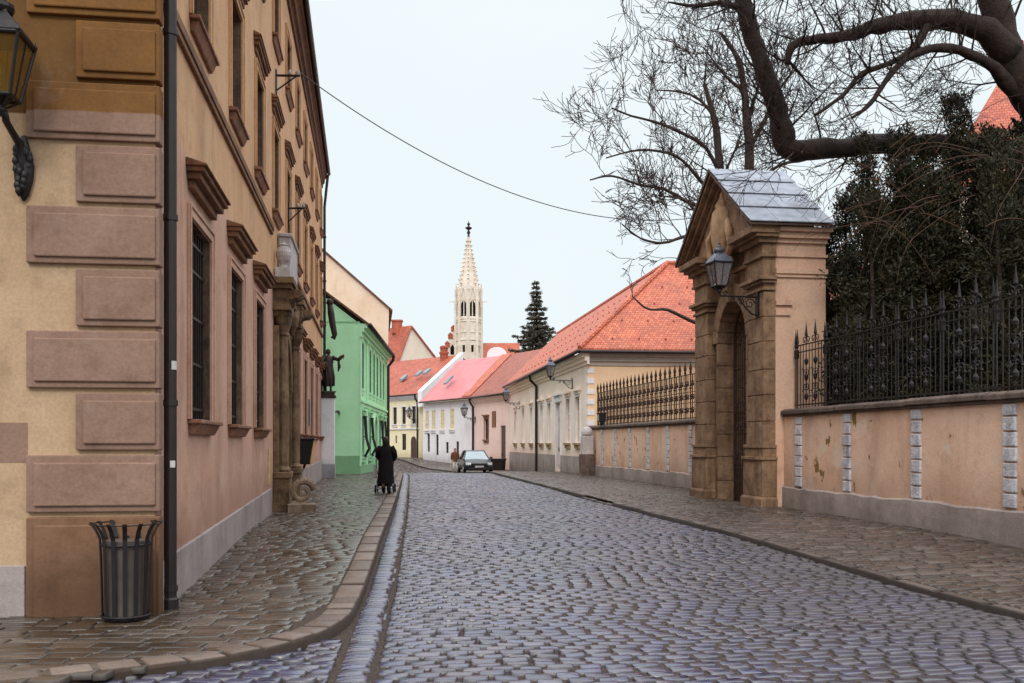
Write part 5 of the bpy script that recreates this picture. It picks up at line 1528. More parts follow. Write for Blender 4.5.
b.lathe([(rb, zz(237)), (rb*.7, zz(234)), (.32, zz(233)), (.2, zz(231.5)), (.14, zz(230)), (.48, zz(228.6)), (.55, zz(227.8)), (.16, zz(226.5)), (.14, zz(225)), (.3, zz(224)), (.1, zz(223)), (.02, zz(220.8))], 8)
b.build('finial', M['bark_far'], CH)
def unturn(m):
    c_, s_ = cos(pi/8), sin(pi/8)
    m.v = [(x*c_+y*s_, -x*s_+y*c_, z) for x, y, z in m.v]
    return m
# stepped gable wall with brick coping to the left, orange nave roof to the right
mb = MB(); xg = lambda px: (px-468.6)*s
steps = [(444, 346), (447, 346), (447, 337), (450, 337), (450, 329), (453, 329), (453, 323.5), (456, 323.5)]
pts = [(xg(443), 1.0, -1)]+[(xg(a), 1.0, zz(b)) for a, b in [(443, 354), (445.5, 354), (445.5, 346.5), (448.5, 346.5), (448.5, 338), (451.5, 338), (451.5, 330.5), (454.5, 330.5), (454.5, 325), (460, 325)]]+[(xg(460), 1.0, -1)]
mb.prism(pts, (0, .8, 0)); unturn(mb).build('stepped_gable', M['church'], CH)
for a, b_ in ((444.2, 354), (447, 346.5), (450, 338), (453, 330.5), (456.4, 325)):
    mb = MB(); mb.box(xg(a)-.36, xg(a)+.36, .9, 1.9, zz(b_), zz(b_)+.55); mb.hexa([(xg(a)-.42,.85,zz(b_)+.55),(xg(a)+.42,.85,zz(b_)+.55),(xg(a)+.42,1.95,zz(b_)+.55),(xg(a)-.42,1.95,zz(b_)+.55)], [(xg(a)-.05,.85,zz(b_)+.95),(xg(a)+.05,.85,zz(b_)+.95),(xg(a)+.05,1.95,zz(b_)+.95),(xg(a)-.05,1.95,zz(b_)+.95)]); unturn(mb).build('brick_merlon', M['brick'], CH)
mb = MB(); mb.box(xg(452)-.3, xg(452)+.3, .96, 1.0, zz(354), zz(347)); mb.lathe([(.3,0),(.02,.5)], 8, (xg(452), 1.0, zz(347)), 0, 0, 1, .1); unturn(mb).build('gable_window', M['dark'], CH)
mb = MB(); mb.prism([(xg(481), 2, zz(363)-6), (xg(520), 2, zz(363)-6), (xg(520), 8, zz(339)), (xg(481), 8, zz(339))], (0, 0, .2)); mb.poly([(xg(481), 2.2, -1), (xg(520), 2.2, -1), (xg(520), 2.2, zz(369)), (xg(481), 2.2, zz(369))])
unturn(mb).build('nave_roof', M['roof_orange'], CH, uv=True)
# small round-topped white dormer and clay chimney pots on the roofs
r = thing('chimney_stack', 'white round-topped chimney rising behind the pink and brown roofs', 'chimney', (-1.45, 96.0, 0))
mb = MB(); mb.box(-.95, .95, -.4, .4, 6.5, 10.1); mb.prism([(-.95+.95*(1-cos(pi*k/10)), -.4, 10.1+.75*sin(pi*k/10)) for k in range(11)], (0, .8, 0)); mb.build('shaft', M['white'], r)
mb = MB(); mb.box(-1.02, 1.02, -.46, .46, 9.1, 9.22); mb.build('band', M['gablewhite'], r)
r = thing('clay_chimney', 'round terracotta chimney by the white parapet of the yellow house', 'chimney', (-7.2, 105.4, 0))
mb = MB(); mb.lathe([(.42, 9), (.42, 11.0), (.52, 11.05), (.52, 11.25), (.4, 11.3), (.4, 11.6), (.46, 11.65), (.42, 11.85), (.2, 11.95)], 12); mb.build('pot', M['roof_red'], r, uv=True)
mb = MB(); mb.lathe([(.45, 10.7), (.45, 10.85)], 12); mb.build('ring', M['brick'], r)

# ------------------------------------------------------------------ overhead cable
p0 = lworld(.55, 12.6, 9.98); p1 = Vector((6.5, 33.0, 8.9))
def cable(a, b, sag, n=40):
    return [a+(b-a)*(k/n)+Vector((0, 0, -sag*4*(k/n)*(1-k/n))) for k in range(n+1)]
mb = MB(); mb.tube(cable(p0, Vector((7.0, 31.5, 9.0)), 1.45), .013, 5)
tag(mb.build('overhead_cable', M['pipe']), 'thin dark cable sagging across the street from the ochre facade to the bare trees', 'cable')

# ------------------------------------------------------------------ statue on its pillar
SX, SY = (328.3-512)/995.6*42.7, 42.7
r = thing('statue_pillar', 'white plastered pillar with a grey foot at the end of the ochre town house', 'pillar', (SX, SY, G(43)+.1), LR)
mb = MB(); mb.box(-.33, .3, -.3, .3, -.2, .62); mb.build('foot', M['greyplinth'], r, bevel=.02)
mb = MB(); mb.box(-.3, .27, -.27, .27, .62, 3.45); mb.build('shaft', M['white'], r, bevel=.02)
mb = MB(); mb.box(-.36, .33, -.33, .33, 3.45, 3.55); mb.box(-.3, .27, -.27, .27, 3.55, 3.68); mb.build('cap', M['bronze'], r, bevel=.015)
# ------------------------------------------------------------------ figures
def skin_mesh(name, joints, edges, levels=1):
    """joints: {key: ((x,y,z), r or (rx,ry))}; continuous surface grown with the skin modifier and baked"""
    keys = list(joints); me = bpy.data.meshes.new(name)
    me.from_pydata([joints[k][0] for k in keys], [(keys.index(a), keys.index(b)) for a, b in edges], [])
    o = bpy.data.objects.new(name, me); COL.objects.link(o)
    sk = o.modifiers.new('skin', 'SKIN'); sk.use_smooth_shade = True; sk.branch_smoothing = .3
    for i, k in enumerate(keys):
        rr = joints[k][1]
        d_ = me.skin_vertices[0].data[i]
        d_.radius = rr if hasattr(rr, '__len__') else (rr, rr)
        d_.use_root = (k == 'pelvis')
    ss = o.modifiers.new('sub', 'SUBSURF'); ss.levels = levels; ss.render_levels = levels
    dg = bpy.context.evaluated_depsgraph_get(); dg.update()
    bk = bpy.data.meshes.new_from_object(o.evaluated_get(dg), depsgraph=dg)
    bpy.data.objects.remove(o); bk.name = name
    return bk

def figure_body(pose, H=1.68):
    """pose: dict of joint overrides in metres for a 1.68 m figure facing -y"""
    J = {'pelvis': ((0, 0, .92), (.13, .1)), 'waist': ((0, 0, 1.06), (.125, .095)), 'chest': ((0, .01, 1.24), (.15, .11)), 'neckbase': ((0, .015, 1.39), (.075, .07)),
         'neck': ((0, .005, 1.45), .05), 'jaw': ((0, -.015, 1.51), (.062, .07)), 'skull': ((0, -.005, 1.58), (.075, .09)), 'crown': ((0, 0, 1.645), (.045, .055)), 'nose': ((0, -.105, 1.555), .012)}
    for s, n in ((-1, 'r'), (1, 'l')):
        J['sh'+n] = ((s*.17, .01, 1.36), .058); J['el'+n] = ((s*.22, .03, 1.1), .042); J['wr'+n] = ((s*.23, -.03, .87), .03); J['pa'+n] = ((s*.23, -.045, .80), (.034, .02))
        for k in range(4): J['f%d%s' % (k, n)] = ((s*.225, -.075+.02*k, .735-.01*(k in (1, 2))), .009); J['g%d%s' % (k, n)] = ((s*.215, -.078+.02*k, .695-.012*(k in (1, 2))), .008)
        J['t0'+n] = ((s*.215, -.085, .8), .011); J['t1'+n] = ((s*.2, -.1, .765), .009)
        J['hi'+n] = ((s*.09, 0, .86), .095); J['kn'+n] = ((s*.095, -.015, .48), .06); J['an'+n] = ((s*.095, .02, .09), .042); J['he'+n] = ((s*.095, .045, .045), .04); J['to'+n] = ((s*.105, -.13, .035), (.042, .03))
    J.update(pose)
    E = [('pelvis','waist'),('waist','chest'),('chest','neckbase'),('neckbase','neck'),('neck','jaw'),('jaw','skull'),('skull','crown'),('skull','nose')]
    for n in 'rl':
        E += [('chest','sh'+n),('sh'+n,'el'+n),('el'+n,'wr'+n),('wr'+n,'pa'+n),('pa'+n,'t0'+n),('t0'+n,'t1'+n),('pelvis','hi'+n),('hi'+n,'kn'+n),('kn'+n,'an'+n),('an'+n,'he'+n),('an'+n,'to'+n)]
        for k in range(4): E += [('pa'+n,'f%d%s' % (k, n)), ('f%d%s' % (k, n), 'g%d%s' % (k, n))]
    return J, E

def shift_arm(J, n, el, wr):
    """move elbow and wrist, carry hand and fingers along"""
    ow = Vector(J['wr'+n][0]); nw = Vector(wr)
    J['el'+n] = (el, J['el'+n][1])
    for k in list(J):
        if k in ('wr'+n, 'pa'+n, 't0'+n, 't1'+n) or (k[0] in 'fg' and k[-1] == n and k[1].isdigit()):
            J[k] = (tuple(Vector(J[k][0])-ow+nw), J[k][1])

def add_body(root, J, E, mat):
    me = skin_mesh('body', J, E); me.materials.append(mat)
    o = bpy.data.objects.new('body', me); COL.objects.link(o); o.parent = root
    return o
def loft(mb, rings, n=18, mi=0):
    """rings: (cx, cy, z, rx, ry)"""
    ids = []
    for cx, cy, z, rx, ry in rings:
        i = len(mb.v)
        for j in range(n):
            a = 2*pi*j/n; w_ = 1+.035*sin(a*5+z*3)
            mb.v.append((cx+cos(a)*rx*w_, cy+sin(a)*ry*w_, z))
        ids.append(i)
    for a, b in zip(ids, ids[1:]):
        for j in range(n):
            mb.f.append((a+j, a+(j+1) % n, b+(j+1) % n, b+j)); mb.m.append(mi)
    mb.f.append(tuple(ids[-1]+j for j in range(n))); mb.m.append(mi)

M['skin'] = simple('skin', (198, 150, 126), .55, var=.06)
M['black_cloth'] = simple('black_wool', (30, 25, 28), .9, 0, .15, .3, 12, .4)
M['hair'] = simple('dark_hair', (34, 26, 24), .6, 0, .3, .3, 30, .5)
M['brown_cloth'] = simple('brown_jacket', (104, 66, 46), .85, 0, .2, .25, 12, .3)
M['light_cloth'] = simple('pale_trousers', (206, 200, 198), .85, 0, .2, .1, 12, .3)
M['tyre'] = simple('rubber', (26, 24, 26), .8, 0, .2)
M['steel'] = simple('bright_steel', (190, 190, 196), .3, .8)

# woman in a long black coat, back to the camera, pushing a pushchair
PXW, PYW = (386-512)/995.6*29.4, 29.4
gz = G(29.4)+.125
r = thing('person', 'person seen from behind in a long black coat, walking behind a dark pushchair', 'person', (PXW, PYW, gz), pi)
J, E = figure_body({})
for n, s in (('r', -1), ('l', 1)): shift_arm(J, n, (s*.25, -.08, 1.1), (s*.2, -.33, 1.0))
J['knl'] = ((.095, -.1, .48), .06); J['anl'] = ((.095, -.16, .1), .042); J['hel'] = ((.095, -.135, .05), .04); J['tol'] = ((.105, -.31, .04), (.042, .03))
J['knr'] = ((-.095, -.0, .48), .06); J['anr'] = ((-.095, .12, .1), .042); J['her'] = ((-.095, .145, .06), .04); J['tor'] = ((-.105, -.03, .035), (.042, .03))
b = add_body(r, J, E, M['skin'])
mb = MB()
loft(mb, [(0, .0, .30, .25, .22), (0, .0, .5, .235, .205), (0, .0, .75, .225, .19), (0, 0, .95, .205, .165), (0, .0, 1.1, .19, .15), (0, .01, 1.25, .2, .15), (0, .01, 1.36, .195, .125), (0, .015, 1.42, .12, .1), (0, .01, 1.48, .085, .085)])
for n, s in (('r', -1), ('l', 1)):
    mb.tube([(s*.16, .01, 1.38), (s*.24, -.02, 1.24), (s*.262, -.08, 1.1), (s*.22, -.24, 1.04), (s*.2, -.32, 1.005)], [.085, .08, .072, .062, .055], 12)
mb.build('coat', M['black_cloth'], r, smooth=True)
mb = MB(); loft(mb, [(0, .03, 1.44, .1, .085), (0, .03, 1.5, .108, .1), (0, .015, 1.58, .105, .115), (0, .005, 1.65, .08, .09), (0, 0, 1.685, .03, .035)], 14); mb.build('hair', M['hair'], r, smooth=True)
mb = MB()
for n in 'rl':
    a, h_, t_ = Vector(J['an'+n][0]), Vector(J['he'+n][0]), Vector(J['to'+n][0])
    mb = MB(); mb.tube([a+Vector((0,0,.22)), a, (h_+t_)/2+Vector((0,0,.015)), t_+Vector((0, -.02, 0))], [.062, .055, .052, .045], 8); mb.build('boot', M['tyre'], r, smooth=True)
# pushchair
r = thing('pushchair', 'dark pushchair with small wheels in front of the person in black', 'pushchair', (PXW-.1, PYW+.62, gz), .05)
mb = MB()
for sx in (-.24, .24):
    mb.tube([(sx, -.36, 1.0), (sx, -.2, .85), (sx, .2, .45), (sx, .42, .12)], .016, 7); mb.tube([(sx, -.3, .12), (sx, .0, .5), (sx, .12, .55)], .016, 7); mb.tube([(sx, -.3, .12), (sx, .42, .12)], .012, 6)
mb.tube([(-.24, -.36, 1.0), (.24, -.36, 1.0)], .02, 8); mb.tube([(-.24, -.3, .12), (.24, -.3, .12)], .014, 6); mb.tube([(-.24, .42, .12), (.24, .42, .12)], .014, 6)
mb.build('frame', M['steel'], r, smooth=True)
mb = MB(); mb.hexa([(-.2,.0,.42),(.2,.0,.42),(.2,.36,.48),(-.2,.36,.48)], [(-.2,.0,.5),(.2,.0,.5),(.2,.36,.54),(-.2,.36,.54)]); mb.hexa([(-.2,-.06,.5),(.2,-.06,.5),(.2,.02,.5),(-.2,.02,.5)], [(-.2,-.18,.95),(.2,-.18,.95),(.2,-.1,.95),(-.2,-.1,.95)]); mb.build('seat', M['black_cloth'], r, bevel=.02)
mb = MB()
for k in range(6):
    a0, a1 = k*.28, (k+1)*.28
    f = lambda a, x: (x, -.16+.36*sin(a)*1.0, .9+.22*cos(a)-.0)
    mb.poly([f(a0,-.23), f(a0,.23), f(a1,.23), f(a1,-.23)])
mb.build('hood', M['black_cloth'], r)
mb = MB(); mb.hexa([(-.2,-.24,.2),(.2,-.24,.2),(.2,.2,.2),(-.2,.2,.2)], [(-.22,-.28,.4),(.22,-.28,.4),(.22,.2,.38),(-.22,.2,.38)]); mb.build('basket', M['black_cloth'], r, bevel=.02)
mb = MB(); mb.hexa([(-.34,-.3,.45),(-.22,-.3,.45),(-.22,-.1,.45),(-.34,-.1,.45)], [(-.32,-.34,.86),(-.24,-.34,.86),(-.24,-.16,.86),(-.32,-.16,.86)]); mb.build('bag', M['light_cloth'], r, bevel=.03)
for sx in (-.27, .27):
    for sy in (-.3, .42):
        mb = MB(); mb.tube([(sx+.1*cos(0)*0, sy+.1*cos(2*pi*k/16), .125+.1*sin(2*pi*k/16)) for k in range(17)], .022, 6, cap=False)
        wl = mb.build('wheel', M['tyre'], r, smooth=True)
        mb = MB(); mb.tube([(sx-.02, sy, .125), (sx+.02, sy, .125)], .03, 8)
        for k in range(3): mb.tube([(sx, sy+.1*cos(k*pi/3), .125+.1*sin(k*pi/3)), (sx, sy-.1*cos(k*pi/3), .125-.1*sin(k*pi/3))], .007, 5)
        mb.build('hub', M['steel'], wl)

# person in a brown jacket by the car
r = thing('person', 'person in a brown jacket and pale trousers standing beside the parked car', 'person', ((455.2-512)/995.6*66, 66, G(66)+.01), .3)
J, E = figure_body({})
b = add_body(r, J, E, M['skin'])
mb = MB(); loft(mb, [(0, .0, .78, .19, .15), (0, 0, .95, .18, .145), (0, 0, 1.1, .175, .14), (0, .01, 1.25, .2, .15), (0, .01, 1.36, .19, .12), (0, .015, 1.42, .11, .1), (0, .01, 1.47, .08, .08)])
for s in (-1, 1): mb.tube([(s*.16, .01, 1.38), (s*.225, .02, 1.22), (s*.24, .03, 1.1), (s*.24, -.02, .9)], [.08, .072, .064, .05], 10)
mb.build('jacket', M['brown_cloth'], r, smooth=True)
mb = MB(); loft(mb, [(0, 0, .72, .16, .125), (0, 0, .84, .165, .13), (0, 0, .95, .15, .12)])
for s in (-1, 1): mb.tube([(s*.09, 0, .9), (s*.097, -.012, .5), (s*.097, .015, .1)], [.105, .08, .068], 10)
mb.build('trousers', M['light_cloth'], r, smooth=True)
mb = MB(); loft(mb, [(0, .035, 1.5, .085, .075), (0, .025, 1.57, .09, .1), (0, .005, 1.64, .075, .085), (0, 0, 1.672, .03, .03)], 14); mb.build('hair', M['brown_cloth'], r, smooth=True)
for n in 'rl':
    h_, t_ = Vector(J['he'+n][0]), Vector(J['to'+n][0]); mb = MB(); mb.tube([h_+Vector((0, .02, .01)), (h_+t_)/2, t_+Vector((0, -.02, 0))], [.05, .052, .042], 8); mb.build('shoe', M['tyre'], r, smooth=True)

# bronze statue on the white pillar: robed figure, one arm lifted towards the street
r = thing('statue', 'dark bronze robed figure with one arm raised, standing on the white pillar', 'statue', (SX-.0, SY, G(43)+.1+3.68), .3)
J, E = figure_body({})
for k in list(J): J[k] = (tuple(c*1.12 for c in J[k][0]), tuple(c*1.18 for c in J[k][1]) if hasattr(J[k][1], '__len__') else J[k][1]*1.18)
shift_arm(J, 'l', (.42, -.12, 1.42), (.62, -.3, 1.62)); shift_arm(J, 'r', (-.3, -.1, 1.2), (-.1, -.28, 1.25))
add_body(r, J, E, M['bronze'])
mb = MB(); loft(mb, [(0, 0, .28, .24, .2), (0, 0, .5, .25, .2), (0, -.01, .8, .24, .19), (0, 0, 1.05, .22, .17), (0, .01, 1.2, .2, .16), (0, .01, 1.4, .23, .17), (0, .01, 1.52, .21, .14), (0, .01, 1.6, .1, .1)], 22)
mb.tube([(.17, 0, 1.52), (.3, -.05, 1.46), (.42, -.12, 1.42), (.55, -.24, 1.55)], [.1, .09, .085, .075], 10); mb.tube([(.42, -.12, 1.36), (.45, -.14, 1.1), (.4, -.12, .9)], [.05, .07, .02], 8)
mb.tube([(-.17, 0, 1.52), (-.28, -.05, 1.35), (-.3, -.1, 1.2), (-.14, -.26, 1.24)], [.1, .09, .085, .07], 10)
for k in range(9):
    a = 2*pi*k/9; mb.tube([(cos(a)*.2, sin(a)*.16, 1.1), (cos(a+.1)*.255, sin(a+.1)*.21, .7), (cos(a)*.25, sin(a)*.21, .28)], [.02, .035, .03], 6)
mb.build('robe', M['bronze'], r, smooth=True)
mb = MB(); loft(mb, [(0, .03, 1.66, .1, .09), (0, .03, 1.76, .105, .115), (0, .01, 1.84, .08, .09), (0, 0, 1.88, .03, .03)], 14); mb.build('hair', M['bronze'], r, smooth=True)
mb = MB(); mb.box(-.3, .3, -.26, .26, 0, .06); mb.build('base', M['bronze'], r, bevel=.015)
# dark carved bracket high on the corner above the statue
r = thing('corner_carving', 'dark rolled banner hanging high beside the far downpipe against the green gable', 'banner', lworld(.35, 33.3, 5.8), LR)
mb = MB(); mb.tube([(-.35, .1, 1.9), (.0, .05, 1.85)], .03, 6); mb.build('pole', M['iron'], r)
mb = MB(); mb.lathe([(.05,2.05),(.13,1.98),(.15,1.85),(.1,1.75)], 10); mb.tube([(0, 0, 1.8), (.05, 0, 1.4), (.12, 0, .9), (.2, 0, .5), (.16, 0, .35), (.06, 0, .42)], [.12, .15, .14, .12, .1, .06], 10); mb.build('cloth', M['bronze'], r, smooth=True)

# ------------------------------------------------------------------ parked car
CR = thing('parked_car', 'dark silver-grey saloon car parked at the kerb, facing the camera', 'car', ((474.5-512)/995.6*62.5, 62.5, G(62.5)+.01), .17)
paint = simple('grey_car_paint', (34, 34, 38), .34, .2, .6, .08, 2, 0)
def section(y):
    """half outline (x, z) of the lower body at length position y, front at -2.25"""
    f = smooth(-2.28, -1.75, y); rr = 1-smooth(1.8, 2.25, y)
    wdt = .9*(.8+.2*min(f, .4+.6*rr))
    top = (.62+.16*smooth(-2.2, -1.9, y)+.14*smooth(-1.9, -.9, y)) if y < 1.6 else .92+.02*rr
    zb = .22+.1*(1-f)
    return [(0, zb), (wdt*.82, zb), (wdt*.97, zb+.12), (wdt, .5), (wdt*.985, .6), (wdt*.93, top-.07), (wdt*.8, top-.015), (0, top+.02)]
ys = [-2.26, -2.2, -2.05, -1.8, -1.4, -.9, -.4, .2, .9, 1.5, 1.9, 2.15, 2.24]
mb = MB(); rg_ = []
for y in ys:
    s_ = section(y); pts = [(x, z) for x, z in s_]+[(-x, z) for x, z in s_[-2:0:-1]]
    i = len(mb.v); mb.v += [(x, y, z) for x, z in pts]; rg_.append((i, len(pts)))
for (a, n_), (b_, _) in zip(rg_, rg_[1:]):
    for j in range(n_): mb.f.append((a+j, a+(j+1) % n_, b_+(j+1) % n_, b_+j)); mb.m.append(0)
for a, n_ in (rg_[0], rg_[-1]): mb.f.append(tuple(a+j for j in range(n_))); mb.m.append(0)
mb.build('body', paint, CR, smooth=True)
gh = [(-1.0, .9, .78), (-.25, 1.4, .58), (.2, 1.46, .57), (.9, 1.43, .56), (1.75, .95, .72)]
mb = MB()
for (ya, za, wa), (yb, zb, wb) in zip(gh, gh[1:]):
    if not (za < 1 or zb < 1): mb.hexa([(-wa,ya,za-.05),(wa,ya,za-.05),(wb,yb,zb-.05),(-wb,yb,zb-.05)], [(-wa+.04,ya,za),(wa-.04,ya,za),(wb-.04,yb,zb),(-wb+.04,yb,zb)])
for sx in (-1, 1):
    mb.tube([(sx*.8, -1.0, .88), (sx*.58, -.25, 1.4)], .04, 6); mb.tube([(sx*.72, 1.75, .93), (sx*.56, .9, 1.41)], .05, 6); mb.tube([(sx*.84, .35, .9), (sx*.57, .3, 1.43)], .035, 6); mb.tube([(sx*.58, -.25, 1.4), (sx*.57, .2, 1.45), (sx*.56, .9, 1.42)], .035, 6)
mb.build('roof', paint, CR, smooth=False, bevel=.01)
wsm = glass('windscreen_glass', (120, 132, 138), .04)
mb = MB(); mb.poly([(-.77, -.98, .9), (.77, -.98, .9), (.57, -.26, 1.385), (-.57, -.26, 1.385)]); mb.build('windscreen', wsm, CR)
mb = MB(); mb.poly([(-.7, 1.72, .95), (.7, 1.72, .95), (.55, .92, 1.4), (-.55, .92, 1.4)]); mb.build('rear_window', M['glass'], CR)
for sx in (-1, 1): mb = MB(); mb.poly([(sx*.81, -.95, .9), (sx*.79, 1.65, .92), (sx*.565, .88, 1.4), (sx*.565, .2, 1.43), (sx*.585, -.22, 1.38)]); mb.build('side_window', M['glass'], CR)
mb = MB(); mb.box(-.5, .5, -2.29, -2.2, .52, .68); mb.build('grille', M['iron'], CR, bevel=.02)
mb = MB(); mb.box(-.7, .7, -2.285, -2.2, .28, .42); mb.build('lower_intake', M['iron'], CR, bevel=.02)
for sx in (-1, 1):
    mb = MB(); mb.hexa([(sx*.52,-2.265,.56),(sx*.8,-2.1,.56),(sx*.8,-2.0,.56),(sx*.52,-2.1,.56)], [(sx*.52,-2.22,.71),(sx*.82,-2.02,.73),(sx*.82,-1.95,.73),(sx*.52,-2.1,.71)]); mb.build('headlight', simple('headlamp_glass', (212, 212, 216), .1, .3), CR, bevel=.01)
    mb = MB(); mb.box(min(sx*.86, sx*1.02), max(sx*.86, sx*1.02), -.82, -.66, .93, 1.05); mb.build('mirror', paint, CR, bevel=.02)
    for y in (-1.4, 1.35):
        mb = MB(); mb.tube([(sx*.74, y, .31), (sx*.90, y, .31)], .315, 20); wl = mb.build('wheel', M['tyre'], CR, bevel=.03)
        mb = MB(); mb.tube([(sx*.885, y, .31), (sx*.915, y, .31)], .2, 12); mb.build('rim', M['steel'], wl)
mb = MB(); mb.box(-.26, .26, -2.31, -2.285, .43, .535); mb.build('number_plate', M['white_stone'], CR)
# ------------------------------------------------------------------ trees
def vnoise(r): return Vector((r.uniform(-1,1), r.uniform(-1,1), r.uniform(-1,1)))
def grow(mb, p, d, L, rad, depth, r, minr, droop=.0, up=.08, kids=(2, 3), spread=.75):
    """crooked bare branch with side branches"""
    n = 5 if depth > 1 else 4
    pts = [p.copy()]; rr = [rad]; q = p.copy(); dd = d.normalized()
    for k in range(n):
        dd = (dd+vnoise(r)*.19+Vector((0,0,up-droop))).normalized()
        q = q+dd*(L/n); pts.append(q.copy()); rr.append(max(minr, rad*(1-(k+1)/n*.62)))
    mb.tube(pts, rr, 7 if rad > .06 else (5 if rad > .02 else 3), cap=rad > .03)
    if depth <= 0: return
    nk = r.randint(2, 4)
    for k in range(nk):
        f = r.uniform(.25, 1.0) if k else 1.0
        i = min(n, max(1, int(round(f*n))))
        base = (pts[i]-pts[i-1]).normalized()
        side = vnoise(r); side = (side-base*side.dot(base))
        if side.length < .05: continue
        side.normalize()
        nd = (base*(1-.35*spread)+side*spread*r.uniform(.55, 1.1)).normalized()
        grow(mb, pts[i], nd, L*r.uniform(.5, .85), max(minr, rr[i]*r.uniform(.5, .72)), depth-1, r, minr, droop, up, kids, spread)

def limb(mb, pts, radii, r, minr, twigs, depth, L, droop=0, every=1, spread=.9, bias=(0, 0, .3), n=10):
    P = [Vector(p) for p in pts]
    # refine with slight wobble
    Q = []; RR = []
    for i in range(len(P)-1):
        for k in range(4):
            f = k/4; p0_ = P[max(0, i-1)]; p1_, p2_ = P[i], P[i+1]; p3_ = P[min(len(P)-1, i+2)]
            q = .5*((2*p1_)+(p2_-p0_)*f+(2*p0_-5*p1_+4*p2_-p3_)*f*f+(3*p1_-p0_-3*p2_+p3_)*f**3)
            Q.append(q+vnoise(r)*radii[i]*.12); RR.append((radii[i]+(radii[i+1]-radii[i])*f)*r.uniform(.88, 1.12))
    Q.append(P[-1]); RR.append(radii[-1])
    mb.tube(Q, RR, n)
    for _ in range(int(twigs*.62)):
        i = r.randint(1, len(Q)-1)
        t_ = (Q[i]-Q[i-1]).normalized()
        side = vnoise(r)+Vector(bias); side = (side-t_*side.dot(t_)); side.normalize()
        nd = (side*spread+t_*.5).normalized()
        grow(mb, Q[i], nd, L*r.uniform(.6, 1.15), max(minr*1.5, min(RR[i]*.42, L*.022)), depth, r, minr, droop)

def pw(px, py, y): return Vector(((px-512)/995.6*y, y, 1.62+(443-py)/995.6*y))

# --- great bare tree in the garden, boughs reaching over the wall and gateway
r_ = random.Random(5)
TY = 21.5
root = thing('bare_tree', 'great gnarled bare tree on the right, thick boughs reaching over the gateway roof', 'tree', (12.6, 21.8, -.1))
o_ = Vector((12.6, 21.8, -.1))
def L_(l): return [pw(a, b, y)-o_ for a, b, y in l]
mb = MB()
trunk = [Vector((0, 0, -.2)), Vector((.0, 0, 1.2)), Vector((-.2, 0, 3.6)), Vector((-.25, .0, 6)), *L_([(1062, 135, 21.7), (1030, 92, 21.6), (1003, 35, 21.5), (992, -20, 21.5), (985, -90, 21.5)])]
limb(mb, trunk, [.75, .55, .48, .42, .4, .37, .33, .29, .2], r_, .008, 10, 3, 1.6, n=14)
mb.build('trunk', M['bark'], root, smooth=True)
mb = MB()
limb(mb, L_([(1010, 52, 21.5), (975, 26, 21.3), (930, 19, 21.1), (880, 26, 20.9), (845, 36, 20.8), (812, 40, 20.7), (794, 45, 20.6), (787, 64, 20.6)]), [.33, .25, .2, .16, .12, .1, .085, .05], r_, .006, 34, 3, 1.15)
mb.build('bough', M['bark'], root, smooth=True)
mb = MB()
limb(mb, L_([(1024, 98, 21.6), (982, 60, 21.2), (940, 48, 20.9), (905, 60, 20.6), (885, 82, 20.4), (870, 104, 20.3), (852, 118, 20.2)]), [.2, .11, .085, .07, .055, .045, .03], r_, .006, 30, 3, 1.1)
mb.build('bough', M['bark'], root, smooth=True)
mb = MB()
limb(mb, L_([(930, 20, 21.1), (915, 46, 20.8), (893, 62, 20.6), (862, 74, 20.4), (842, 96, 20.2), (815, 115, 20.1)]), [.11, .075, .06, .05, .04, .03], r_, .006, 22, 3, 1.0)
mb.build('bough', M['bark'], root, smooth=True)
mb = MB()
limb(mb, L_([(1058, 168, 21.8), (1010, 158, 23.0), (945, 146, 23.8), (885, 144, 23.2), (838, 148, 22.4), (792, 152, 21.8)]), [.3, .27, .25, .235, .23, .215], r_, .006, 18, 3, 1.3, .06)
limb(mb, L_([(800, 151, 21.8), (786, 146, 21.8), (779, 118, 21.8), (766, 78, 21.8), (753, 38, 21.8), (743, 4, 21.8), (735, -40, 21.8), (725, -90, 21.8)]), [.22, .25, .22, .2, .185, .17, .13, .07], r_, .006, 34, 3, 1.4)
mb.build('bough', M['bark'], root, smooth=True)
mb = MB()
limb(mb, L_([(745, 10, 21.8), (720, 3, 21.6), (695, 6, 21.4), (668, 2, 21.2)]), [.09, .06, .04, .015], r_, .006, 14, 3, 1.2, .0)
limb(mb, L_([(985, -30, 21.5), (900, -22, 21.2), (800, -40, 21), (700, -22, 20.8)]), [.2, .13, .09, .03], r_, .006, 40, 3, 1.5, .10)
mb.build('bough', M['bark'], root, smooth=True)
# brown drooping twigs hanging in front of the yews
mb = MB()
for k in range(38):
    a = pw(r_.uniform(850, 1040), r_.uniform(120, 230), r_.uniform(18.6, 20.4))-o_
    pts = [a]; d = Vector((r_.uniform(-1, .6), r_.uniform(-.3, .1), r_.uniform(-.3, .35))).normalized()
    for j in range(9):
        d = (d+vnoise(r_)*.16+Vector((0, 0, -.13))).normalized(); pts.append(pts[-1]+d*r_.uniform(.16, .3))
    mb.tube(pts, [.011-.0009*j for j in range(10)], 4)
mb.build('hanging_twigs', M['twig'], root)

